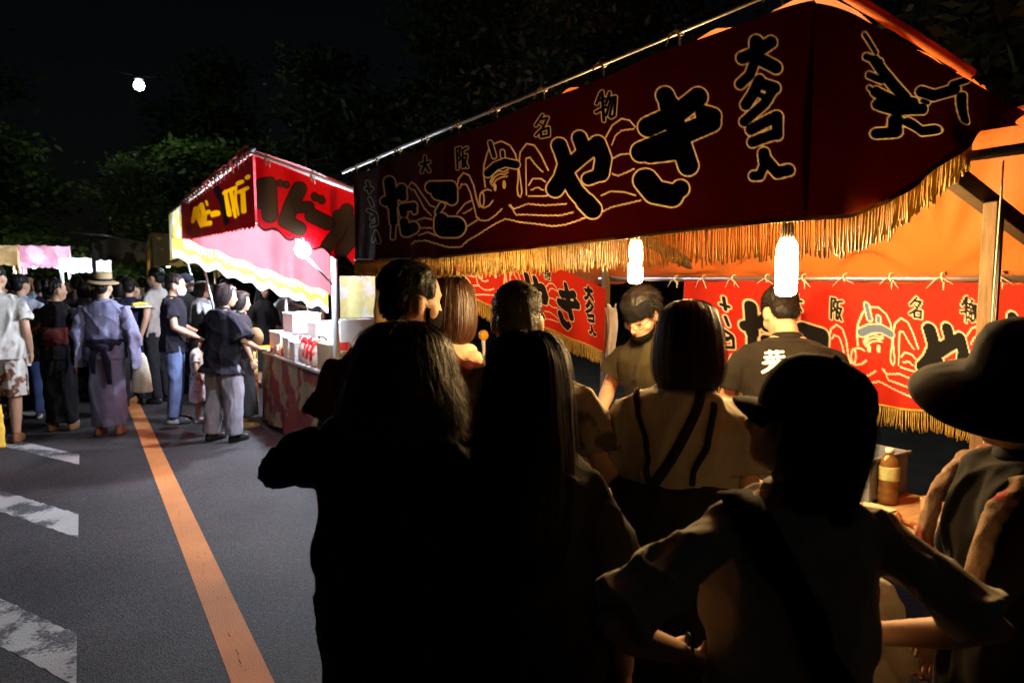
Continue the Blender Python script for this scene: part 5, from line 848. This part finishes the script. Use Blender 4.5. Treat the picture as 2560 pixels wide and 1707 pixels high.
# F bob woman
Pf = person('woman with black bob in tan shirt and black strapped dress', 1.455, 1.43, 50, 1.535, (TAN, .86, .78, .036), None, ('bob', HAIRB, .001, .008), (-6, 8, 0), 4, ((-.245, .02, 1.12), (-.20, .17, .95)), ((.245, .02, 1.12), (.20, .17, .95)), .008, fem=True, strands=14000, seed=17, hw=.0006, sh=1.12, side=5)
b = MB().hrings([(.20, 0, .29, .26), (.55, 0, .26, .22), (.80, -.005, .245, .20), (.96, 0, .235, .19), (1.06, 0, .222, .178), (1.12, 0, .212, .168), (1.14, 0, .19, .15)], 26)
obj('dress', remesh(b, .009, 2, .008, 5), BLK, Pf['root'])
strap(Pf, [(-.115, .02, 1.44), (-.115, -.10, 1.36), (-.085, -.14, 1.25), (-.05, -.15, 1.14)], .016, BLK, 'dress_strap')
strap(Pf, [(.125, .02, 1.43), (.13, -.09, 1.36), (.11, -.14, 1.25), (.075, -.15, 1.14)], .016, BLK, 'dress_strap')
strap(Pf, [(.085, .03, 1.45), (.085, -.09, 1.39), (.04, -.14, 1.28), (-.03, -.15, 1.16), (-.13, -.13, 1.0)], .028, BLK, 'bag_strap')
# G woman in cap, hands on hips
Pg = person('woman in dark cap and pale grey shirt with her left hand on her hip', 1.10, .765, 22, 1.44, (GRW, .80, .90, .034, .012, .016), ('trousers', DRK, 1.2), ('undercap', HAIRB, .006, .03), (-56, -13, 0), 2, ((-.47, -.12, 1.23), (-.26, -.01, 1.10)), ((.38, -.15, 1.16), (.23, .10, 1.04)), .0085, fem=True, strands=12000, seed=19, hw=.0006, sh=1.16, curl=.7)
CAPM = cloth('black_cap', (.016, .016, .019)); cap(Pg, CAPM, 0, (0, -.012, 1.632), 1.17, 7)
strap(Pg, [(-.13, .03, 1.44), (-.135, -.09, 1.39), (-.10, -.14, 1.28), (.0, -.16, 1.10), (.10, -.15, .95), (.17, -.10, .84)], .075, BLK, 'bag_strap', .014)
obj('wrist_band', MB().tube([np.array((-.205, .03, 1.08)) + np.array((math.cos(t)*.006, math.cos(t)*.03, math.sin(t)*.032)) + np.array((-.03, -.02, .015)) for t in np.linspace(0, 6.28, 14)], .004, 6).me(), BLACKP, Pg['root'])
# H woman in wide black hat
Ph = person('woman in wide brimmed black hat with towel round her neck at right edge', 1.62, .61, -52, 1.475, (BLK, .75, .9, .03), ('trousers', DRK, 1.1), ('mid', HAIRB), (-8, 6, 0), 0, None, None, .0085, fem=True, seed=23, strands=2500, sh=1.1, face=True)
HATM = cloth('black_hat_felt', (.012, .012, .012), bump=.3)
hatlathe(Ph, [(.220, -.072), (.228, -.066), (.222, -.058), (.188, -.034), (.15, -.012), (.122, .004), (.116, .03), (.112, .075), (.100, .108), (.066, .127), (.02, .132), (.006, .132)], HATM, 'hat', (5, -17, 0), 56, .012, (0, -.01, 1.628))
TOW = mat('pink_towel', (.36, .24, .16), rough=.95, var=.3, scale=40, bump=.9, bscale=260, alt=(.36, .06, .05), altscale=10, altcut=.54)
th = np.linspace(R(-200), R(20), 30)
tw = [np.array((.105*math.cos(t), -.005 + .085*math.sin(t), 1.425 - .01*math.sin(t))) for t in th]
tw = [np.array((-.11, .155, 1.12)), np.array((-.115, .15, 1.22)), np.array((-.115, .125, 1.32)), np.array((-.112, .06, 1.405))] + tw[4:-4] + [np.array((.112, .06, 1.405)), np.array((.115, .125, 1.32)), np.array((.115, .15, 1.20)), np.array((.11, .155, 1.08))]
obj('towel', remesh(MB().tube(tw, .034, 12, .55), .007, 1, .004, 2, 3), TOW, Ph['root'])
# ---------------------------------------------------------------- vendors
V1 = person('vendor in olive shirt, dark bandana, glasses and black chin mask looking down', 2.40, 2.45, -100, 1.60, (OLV, .80, .62, .022), ('trousers', DRK, 1), ('short', HAIRB), (-8, 30, 0), 12, ((-.26, .12, 1.13), (-.16, .38, 1.02)), ((.26, .10, 1.12), (.12, .33, 1.04)), .0065, face=True, strands=5000, seed=29, hw=.0013, hairsc=1.06, hlen=.034)
BAN = cloth('dark_bandana', (.006, .006, .007), spec=.05, sheen=0); HM = V1['HM']
obj('bandana', remesh(MB().hrings([(1.600, .002, .084, .106), (1.625, -.002, .090, .110), (1.655, -.006, .090, .108), (1.675, -.008, .086, .103), (1.682, -.008, .07, .085)], 24, HM), .007, 1, .003, 4, 2), BAN, V1['root'])
obj('bandana_knot', remesh(MB().ell((0, -.115, 1.63), (.02, .02, .02), HM).tube([np.array(HM @ Vector(p)) for p in ((0, -.115, 1.63), (.02, -.14, 1.58), (.03, -.15, 1.52))], [.012, .018, .008], 8, .4).tube([np.array(HM @ Vector(p)) for p in ((0, -.115, 1.63), (-.02, -.145, 1.6), (-.03, -.16, 1.55))], [.012, .018, .008], 8, .4), .005, 1), BAN, V1['root'])
GLM = mat('glasses_frame', (.03, .025, .03), rough=.25, metal=.4, var=0, bump=0); mb = MB()
for sg in (-1, 1):
    mb.tube([np.array(HM @ Vector((sg*.031 + .022*math.cos(t), .104 - .010*math.cos(t)*sg, 1.577 + .018*math.sin(t)))) for t in np.linspace(0, 6.28, 18)], .0014, 5)
    mb.tube([np.array(HM @ Vector(p)) for p in ((sg*.053, .094, 1.582), (sg*.072, .04, 1.582), (sg*.084, -.005, 1.585))], .0014, 5)
mb.tube([np.array(HM @ Vector(p)) for p in ((-.009, .109, 1.58), (0, .113, 1.582), (.009, .109, 1.58))], .0014, 5)
obj('glasses', mb.me(), GLM, V1['root'])
mm = MB(); mm.hrings([(1.458, .045, .035, .042), (1.475, .048, .056, .062), (1.50, .034, .064, .082), (1.512, .03, .064, .084)], 20, HM); obj('face_mask', remesh(mm, .006, 1), BMASK, V1['root'])
obj('mask_loop', MB().tube([np.array(HM @ Vector(p)) for p in ((-.064, .05, 1.505), (-.076, .02, 1.55), (-.086, -.012, 1.59))], .0018, 5).tube([np.array(HM @ Vector(p)) for p in ((.064, .05, 1.505), (.076, .02, 1.55), (.086, -.012, 1.59))], .0018, 5).me(), BMASK, V1['root'])
V2 = person('vendor in black shirt with white brush characters down his back, head bowed', 2.56, 1.83, 44, 1.62, (cloth('vendor_black_shirt', (.014, .012, .010)), .78, .65, .026), ('trousers', DRK, 1), ('short', None), (-12, 34, 0), 12, ((-.27, .10, 1.10), (-.18, .34, .95)), ((.28, .10, 1.12), (.18, .34, .98)), .0075, strands=2500, seed=31, sh=1.12)
def print_on(P, strokes, cx, ztop, scale, ma, name='lettering', yback=-.5):
    """white brush characters lying on the back of the shirt"""
    me = P['shirt'].data; bv = BVHTree.FromPolygons([v.co for v in me.vertices], [p.vertices[:] for p in me.polygons])
    nx, nz = 70, 210; W_, H_ = 1.0, 3.0; V = []; idx = -np.ones((nx, nz), int); g = np.stack(np.meshgrid(np.linspace(0, W_, nx), np.linspace(0, H_, nz), indexing='ij'), 2)
    d = sdist(g.reshape(-1, 2)*100, strokes, 8).reshape(nx, nz)
    for i in range(nx):
        for j in range(nz):
            if d[i, j] < 1.2:
                p = P['up'] @ Vector((cx + (g[i, j, 0] - .5)*scale, 0, ztop - g[i, j, 1]*scale)); loc, nr, _, _ = bv.ray_cast(Vector((p.x, yback, p.z)), Vector((0, 1, 0)))
                if loc: idx[i, j] = len(V); V.append(tuple(loc + Vector((0, -.004, 0))))
    F = [(idx[i, j], idx[i+1, j], idx[i+1, j+1], idx[i, j+1]) for i in range(nx-1) for j in range(nz-1) if min(idx[i, j], idx[i+1, j], idx[i+1, j+1], idx[i, j+1]) >= 0]
    obj(name, mesh(name, V, F), ma, P['root'])
KJ = [(5, 20, 14, 85, 6), (5, 35, 4, 38, 24), (5, 62, 2, 62, 22), (5, 16, 32, 88, 26), (5, 28, 34, 26, 50), (5, 46, 32, 46, 48), (5, 66, 30, 66, 46), (5, 20, 50, 84, 44), (5, 10, 56, 90, 52), (6, 45, 56, 30, 78, 8, 94), (5, 40, 66, 70, 62, 60, 84, 40, 98), (4, 45, 74, 56, 80),
      (6, 40, 115, 34, 150, 14, 188), (6, 30, 118, 74, 112, 66, 138, 84, 140, 80, 176, 60, 180),
      (6, 26, 212, 78, 206), (6, 28, 212, 26, 250, 8, 292), (6, 78, 208, 76, 232, 30, 236), (5, 40, 252, 72, 248), (5, 54, 250, 40, 268), (5, 38, 268, 76, 264), (5, 56, 262, 56, 288), (6, 32, 290, 84, 284)]
print_on(V2, KJ, -.075, 1.39, .108, mat('white_print', (.82, .80, .72), rough=.8, var=.1, scale=60))
# ---------------------------------------------------------------- the crowd on the road
LAV = cloth('lavender_yukata', (.18, .185, .30), var=.12); OBI = cloth('navy_obi', (.012, .014, .03)); FLB = cloth('black_floral_yukata', (.012, .011, .014), alt=(.14, .03, .02), altscale=5, altcut=.66)
STR = cloth('striped_grey_shirt', (.30, .31, .38), var=.5, scale=40, stretch=(6, 6, .2)); WPT = cloth('white_patterned_shirt', (.56, .53, .50), alt=(.35, .30, .27), altscale=8, altcut=.58)
FLS = cloth('floral_shorts', (.60, .58, .55), alt=(.18, .08, .05), altscale=11, altcut=.52); NVT = cloth('black_navy_tee', (.014, .015, .022)); LDN = cloth('light_denim', (.13, .18, .34), var=.4, scale=6)
GRT = cloth('grey_tee', (.30, .27, .25)); WHT = cloth('white_blouse', (.75, .75, .78)); GRYT = cloth('grey_wide_trousers', (.30, .29, .34)); SLT = cloth('slate_tee', (.07, .085, .11)); GRAYB = cloth('blue_grey_jeans', (.09, .12, .16))
SAND = mat('brown_sandal', (.24, .11, .05), rough=.6); SNK = mat('sneaker', (.05, .05, .06), rough=.6, alt=(.5, .5, .5), altscale=12, altcut=.58)
def yukata_sleeves(P, ma, drop=.42):
    for sp_, e_, w_, sg in P['arms']:
        b = MB(); rs = [sp_ + (0, 0, .02), sp_*.5 + e_*.5, e_, e_*.35 + w_*.65]
        b.tube(rs, [.07, .08, .085, .085], 12)
        c = e_*.5 + w_*.5; b.hrings([(c[2] - drop*.62, c[1] - .01, .03, .15, c[0] + sg*.02), (c[2] - drop*.4, c[1] - .01, .042, .155, c[0] + sg*.02), (c[2] - .02, c[1] - .02, .05, .13, c[0]), (e_[2] + .02, e_[1], .05, .09, e_[0])], 18)
        obj('sleeve', remesh(b, .012, 2, .010, 4), ma, P['root'])
person('man in white patterned shirt and brown floral shorts at the left edge', -.72, 8.46, 12, 1.78, (WPT, .80, .7, .03), ('shorts', FLS, 1.1), ('short', None), (15, 0, 0), 0, None, None, .012, shoe=SAND, seed=41, sh=1.1)
person('man in striped grey shirt and dark jeans behind the floral shorts man', -.60, 9.75, 18, 1.70, (STR, .70, .95, .035), ('jeans', DEN, 1), ('short', None), (20, 0, 0), 0, None, None, .013, shoe=SNK, seed=43, step_=.09)
Py = person('woman in black floral yukata with hair pinned up looking right', -.24, 8.85, 20, 1.64, (FLB, .8, 0, .02), ('skirt', FLB, .09, .0), ('bun', None), (45, 0, 0), 0, ((-.24, -.02, 1.12), (-.18, .10, .95)), ((.24, -.02, 1.12), (.18, .12, .95)), .012, fem=True, shoe=SAND, seed=45, face=True)
yukata_sleeves(Py, FLB, .40); OBR = cloth('dark_red_obi', (.09, .02, .018))
obj('obi', remesh(MB().hrings([(.97, 0, .175, .14), (1.0, 0, .182, .146), (1.14, 0, .18, .145), (1.17, 0, .172, .138)], 24).ell((0, -.165, 1.08), (.11, .05, .07)), .012, 2, .004, 3), OBR, Py['root'])
Pk = person('man in lavender yukata and straw hat walking away beside the orange line', .19, 8.33, 22, 1.68, (LAV, .82, 0, .03), ('skirt', LAV, .10, .0), ('short', None), (4, 0, 0), 0, ((-.26, -.03, 1.10), (-.23, .10, .92)), ((.27, -.03, 1.10), (.28, .06, .88)), .011, shoe=SAND, seed=47, sh=1.12)
yukata_sleeves(Pk, LAV, .46)
obj('obi', remesh(MB().hrings([(.90, -.004, .190, .15), (.92, 0, .198, .158), (1.02, 0, .196, .156), (1.04, 0, .188, .148)], 24), .011, 2, .003, 3), OBI, Pk['root'])
obj('obi_knot', remesh(MB().ell((.02, -.175, .95), (.075, .04, .045)).tube([(.04, -.18, .94), (.08, -.2, .80), (.09, -.19, .56)], [.03, .045, .03], 10, .4).tube([(-.02, -.18, .94), (-.06, -.2, .86), (-.06, -.19, .68)], [.03, .04, .03], 10, .4), .009, 1, .004, 5), OBI, Pk['root'])
STRAW = mat('straw', (.27, .20, .10), rough=.8, var=.25, scale=80, bump=.5, bscale=250)
hat = hatlathe(Pk, [(.168, -.045), (.172, -.04), (.165, -.034), (.13, -.022), (.101, -.018), (.097, .02), (.093, .06), (.084, .068), (.03, .07), (.006, .07)], STRAW, 'hat', (4, 6, 0), 40, .004, (0, -.01, 1.665))
hatlathe(Pk, [(.1005, -.016), (.104, -.016), (.102, .008), (.098, .009)], OBI, 'hat_band', (4, 6, 0), 40, 0, (0, -.01, 1.665), hat)
Pt = person('man in black tee and light jeans with white mask standing sideways', .86, 8.62, 104, 1.70, (NVT, .82, .6, .03), ('jeans', LDN, 1.02), ('short', None), (0, 10, 0), 2, ((-.23, .02, 1.12), (-.14, .25, 1.02)), ((.24, .05, 1.11), (.12, .27, .99)), .011, shoe=SNK, seed=49, mask=(WMASK,), face=True, sh=1.05, stance=.09)
person('man in grey tee facing left behind the black tee man', .84, 10.2, -45, 1.80, (GRT, .84, .6, .02), ('trousers', DRK, 1), ('short', None), (0, 4, 0), 0, None, ((.24, .06, 1.10), (.16, .26, 1.08)), .013, seed=51, face=True)
Pq = person('man in dark cap and white mask facing the castella stall', 1.27, 10.9, 112, 1.72, (BLK2, .84, .6, .02), ('trousers', DRK, 1), ('short', None), (0, 6, 0), 0, None, None, .014, seed=53, mask=(WMASK,), face=True); cap(Pq, cloth('navy_cap', (.02, .022, .035)))
Pv = person('woman in black vest over white blouse before the castella stall', 1.40, 10.2, 70, 1.62, (WHT, .86, 1.6, .035), ('skirt', BLK2, .30, .06), ('mid', HAIRB), (35, 0, 0), 0, ((-.27, .0, 1.12), (-.2, .15, .98)), ((.28, .0, 1.12), (.22, .16, .98)), .013, fem=True, seed=55, face=True)
obj('vest', remesh(MB().hrings([(.80, 0, .21, .168), (1.0, 0, .195, .155), (1.2, 0, .195, .155), (1.33, -.004, .165, .145), (1.40, -.012, .12, .11), (1.43, -.012, .07, .07)], 22), .013, 2, .005, 4), BLK, Pv['root'])
Pl = person('older woman in loose black top and wide grey trousers facing the castella counter', 1.17, 7.36, 64, 1.585, (NVT, .74, .95, .062, .045), ('trousers', GRYT, 1.45), ('mid', mat('dark_greying_hair', (.035, .028, .03), rough=.45, var=.5, scale=40, bump=.3)), (22, 6, 0), 6, ((-.27, .02, 1.12), (-.22, .20, .98)), ((.29, .06, 1.10), (.26, .28, 1.0)), .0105, fem=True, seed=57, shoe=BLACKP, sh=1.15, stance=.13, step_=.05, strands=900, hw=.003)
person('person in long black skirt and tan shoes beside the grey trousered woman', 1.47, 7.95, 85, 1.50, (BLK, .84, .9, .03), ('skirt', BLK, .16, .05), ('mid', HAIRB), (0, 5, 0), 0, None, None, .014, fem=True, seed=59, shoe=mat('tan_shoe', (.30, .19, .08), rough=.6))
person('small child in white dress holding on beside the black tee man', 1.08, 8.50, 95, 1.0, (cloth('child_top', (.50, .42, .36), alt=(.2, .15, .12), altscale=10, altcut=.55), .84, .6, .02), ('skirt', WHT, .42, .05), ('mid', HAIRB), (0, 0, 0), 0, None, None, .016, fem=True, seed=61, face=True, shoe=mat('child_shoe', (.4, .35, .37), rough=.6))
# castella vendors and people beyond
person('castella vendor in slate tee gripping a thin pole', 3.2, 10.7, -70, 1.68, (SLT, .84, .55, .02), ('trousers', GRAYB, 1), ('short', None), (0, 8, 0), 0, None, ((.30, .10, 1.16), (.16, .42, 1.26)), .013, seed=63, face=True, curl=1.3)
person('castella stall helper in dark clothes behind the thin pole', 3.02, 11.3, -85, 1.66, (BLK2, .84, .6, .02), ('trousers', DRK, 1), ('short', None), (0, 8, 0), 0, None, None, .015, seed=65)
person('dark haired woman in black coat beyond the castella cartons', 2.35, 10.9, 160, 1.60, (BLK2, .7, 1.5, .03), ('skirt', BLK, .3, .05), ('long', HAIRB), (0, 6, 0), 0, None, None, .016, fem=True, seed=67, face=True)
person('woman in pale blue blouse beyond the castella cartons', 2.75, 11.2, 200, 1.60, (cloth('pale_blue_blouse', (.5, .58, .66)), .8, 1.3, .03), ('skirt', DRK, .3, .05), ('long', HAIRBR), (0, 8, 0), 0, None, None, .016, fem=True, seed=69, face=True)
person('woman with brown hair bending at the castella counter', 1.62, 9.05, 95, 1.50, (cloth('lilac_top', (.42, .36, .45)), .8, .6, .02), ('skirt', BLK, .3, .05), ('mid', HAIRBR), (10, 8, 0), 6, None, None, .014, fem=True, seed=71)
# held things
b = MB(); g0 = np.array((.455, 8.30, 0))
tag(obj('tote_bag', remesh(MB().hrings([(.42, 0, .10, .045), (.44, 0, .112, .055), (.60, 0, .10, .05), (.80, 0, .065, .035), (.86, 0, .03, .02)], 18), .010, 2, .006, 6), cloth('cream_bag', (.66, .60, .48), trans=.15), None, (.505, 8.30, 0), (0, 0, R(-25))), 'cream cloth bag held in the right hand of the straw hat man', 'bag')
e = empty('hand_fan', (1.49, 7.31, .93), R(-60)); tag(e, 'round tan paper fan held by the older woman in black', 'fan')
a = np.linspace(0, 6.283, 25)[:-1]; obj('fan_leaf', MB().rings([np.stack([.11*np.cos(a), np.full(24, -.002), .12 + .10*np.sin(a)], 1), np.stack([.11*np.cos(a), np.full(24, .002), .12 + .10*np.sin(a)], 1)]).me(), mat('tan_paper', (.50, .33, .17), rough=.8, trans=.2), e); tubeo('handle', [(0, 0, .03), (0, 0, -.04), (0, 0, -.10)], .006, WOOD, e, 6)
tag(obj('drink_cup', MB().hrings([(0, 0, .032, .032), (.003, 0, .034, .034), (.11, 0, .042, .042), (.115, 0, .044, .044), (.118, 0, .04, .04)], 18).me(), WHITEP, None, (-.505, 8.50, .76)), 'white drink cup in the hand of the floral shorts man', 'cup')
e = empty('paper_bag', (-.83, 8.02, .03), R(10)); tag(e, 'yellow paper shopping bag at the left edge by the floral shorts', 'bag')
b = MB().hrings([(0, 0, .14, .05), (.01, 0, .15, .06), (.30, 0, .145, .05), (.42, 0, .14, .045)], 18); obj('bag', remesh(b, .012, 1, .004, 4), mat('yellow_paper', (.72, .42, .05), rough=.7, var=.1), e); tubeo('handle', [(-.07, 0, .40), (-.05, 0, .55), (.05, 0, .55), (.07, 0, .40)], .005, ROPE, e, 6)
e = empty('snack_tray', (.62, 9.9, 1.30), R(40)); tag(e, 'yellow snack on a white tray held up behind the straw hat man', 'snack'); boxo('tray', (0, 0, 0), (.26, .12, .02), WHITEP, e, .006); obj('food', remesh(MB().tube([(-.12, 0, .03), (0, 0, .04), (.12, 0, .03)], [.02, .028, .02], 10), .006, 1, .003, 2, 3), mat('yellow_food', (.75, .52, .08), rough=.6, var=.2, scale=40), e)
tag(obj('plastic_bag', remesh(MB().hrings([(0, 0, .05, .04), (.03, 0, .09, .06), (.14, 0, .10, .07), (.22, 0, .07, .05), (.30, 0, .02, .02)], 16), .008, 1, .014, 9, 1.6), mat('white_shopping_bag', (.62, .56, .48), rough=.35, trans=.3, var=.15, bump=.3, bscale=70), None, (1.50, .82, .62)), 'crumpled pale plastic bag below the right elbow of the capped woman', 'bag')
e = empty('paddle', (2.08, 3.64, 1.28)); tag(e, 'small round yellow paddle on a white stick beside the crew cut man', 'paddle')
obj('disc', MB().ell((0, 0, 0), (.034, .02, .034), None, 16, 10).me(), mat('yellow_paddle', (.75, .38, .03), rough=.4), e); tubeo('stick', [(0, 0, -.03), (.002, 0, -.09), (0, 0, -.16)], [.012, .01, .012], WHITEP, e, 8)
# far crowd: a few figures copied, each with its own clothes
def copy_person(P, x, y, hd, s, mats_, label):
    r0 = P['root']; r = r0.copy(); COL.objects.link(r); r.location = (x, y, 0); r.rotation_euler = (0, 0, -R(hd)); r.scale = (s, s, s); r['label'] = label
    for ch in r0.children:
        c_ = ch.copy(); COL.objects.link(c_); c_.parent = r
        if ch.name.split('.')[0] in mats_:
            c_.material_slots[0].link = 'OBJECT'; c_.material_slots[0].material = mats_[ch.name.split('.')[0]]
    return r
GP = 'people in the far crowd'
protos = [person('p', -1.0, 12.0, 10, 1.70, (BLK2, .84, .6, .022), ('trousers', DRK, 1), ('short', None), (8, 0, 0), voxel=.02, seed=81, group=GP),
          person('p', .3, 12.4, 20, 1.60, (BLK2, .84, .8, .025), ('skirt', DRK, .3, .05), ('mid', HAIRB), (-10, 0, 0), voxel=.02, fem=True, seed=83, group=GP),
          person('p', -.4, 13.5, 190, 1.68, (BLK2, .84, .6, .022), ('trousers', DRK, 1), ('short', None), (10, 0, 0), voxel=.02, seed=85, group=GP, face=True),
          person('p', .6, 14.2, 170, 1.60, (BLK2, .84, .8, .025), ('skirt', DRK, .3, .05), ('long', HAIRB), (-10, 5, 0), voxel=.02, fem=True, seed=87, group=GP, face=True)]
TOPS = [('black', BLK2), ('navy', OBI), ('white', WHT), ('grey', GRT), ('pale blue', cloth('pale_blue_shirt', (.45, .52, .66))), ('lilac', cloth('lilac_shirt', (.42, .30, .46))), ('dark brown', cloth('brown_shirt', (.07, .045, .03))), ('charcoal', DRK)]
spots = [(-1.25, 12.6, 1.68, 0, 0), (-.95, 13.4, 1.74, 0, 7), (-1.6, 14.4, 1.70, 2, 3), (-.62, 11.7, 1.72, 2, 4), (-.30, 12.6, 1.55, 1, 1), (.02, 11.4, 1.60, 1, 0), (.10, 13.2, 1.72, 0, 6), (.36, 11.9, 1.62, 3, 2), (.55, 12.9, 1.72, 0, 0), (.62, 11.2, 1.58, 3, 1), (.95, 12.4, 1.60, 1, 5), (-.75, 15.2, 1.70, 0, 0), (-.2, 15.6, 1.66, 2, 7), (.3, 16.0, 1.72, 0, 1), (-1.3, 16.4, 1.60, 1, 0), (.75, 14.6, 1.68, 2, 2), (-2.0, 15.8, 1.70, 0, 6), (1.15, 13.6, 1.62, 3, 0), (-.5, 17.4, 1.72, 0, 3), (.12, 17.8, 1.62, 1, 7), (-1.55, 18.2, 1.70, 2, 0), (-2.3, 17.2, 1.6, 1, 2), (1.75, 11.9, 1.60, 1, 0), (2.1, 12.6, 1.68, 0, 7), (-.45, 11.2, 1.66, 0, 1), (.42, 10.9, 1.62, 1, 7), (-.05, 12.0, 1.70, 0, 3), (.22, 10.6, 1.58, 3, 0), (-.9, 11.3, 1.72, 0, 0), (.7, 13.8, 1.7, 0, 4), (-.1, 14.4, 1.7, 2, 0), (1.0, 15.4, 1.7, 0, 3), (-.72, 10.6, 1.70, 0, 0), (-.32, 10.1, 1.62, 1, 7), (.52, 10.2, 1.66, 0, 1), (-1.02, 12.0, 1.66, 1, 0), (.18, 12.5, 1.74, 0, 0), (-.6, 13.0, 1.72, 2, 7), (1.35, 12.3, 1.7, 0, 0), (1.05, 11.6, 1.64, 1, 7)]
order = sorted(range(len(spots)), key=lambda i: spots[i][0]/spots[i][1]); used = set()
NUM = ['leftmost', 'second', 'third', 'fourth', 'fifth', 'sixth', 'seventh', 'eighth', 'ninth', 'tenth', 'eleventh', 'twelfth', 'thirteenth', 'fourteenth', 'fifteenth', 'sixteenth', 'seventeenth', 'eighteenth', 'nineteenth', 'twentieth', 'twenty first', 'twenty second', 'twenty third', 'twenty fourth', 'twenty fifth', 'twenty sixth', 'twenty seventh', 'twenty eighth', 'twenty ninth', 'thirtieth', 'thirty first', 'thirty second', 'thirty third', 'thirty fourth', 'thirty fifth', 'thirty sixth', 'thirty seventh', 'thirty eighth', 'second to last', 'rightmost']
for rank, i in enumerate(order):
    x, y, h, k, t = spots[i]; nm, m_ = TOPS[t]
    lb = f'{NUM[rank]} head from the left edge in the far crowd, {nm} top'
    hd = (10, 20, 195, 175)[k] + rnd.uniform(-35, 35); kit = {'shirt': m_, 'collar': m_}
    if k not in used:
        used.add(k); r = protos[k]['root']; r.location = (x, y, 0); r.rotation_euler = (0, 0, -R(hd)); r.scale = (h/1.7,)*3; r['label'] = lb
        for ch in r.children:
            if ch.name.split('.')[0] in kit: ch.material_slots[0].link = 'OBJECT'; ch.material_slots[0].material = m_
    else: copy_person(protos[k], x, y, hd, h/1.7, kit, lb)
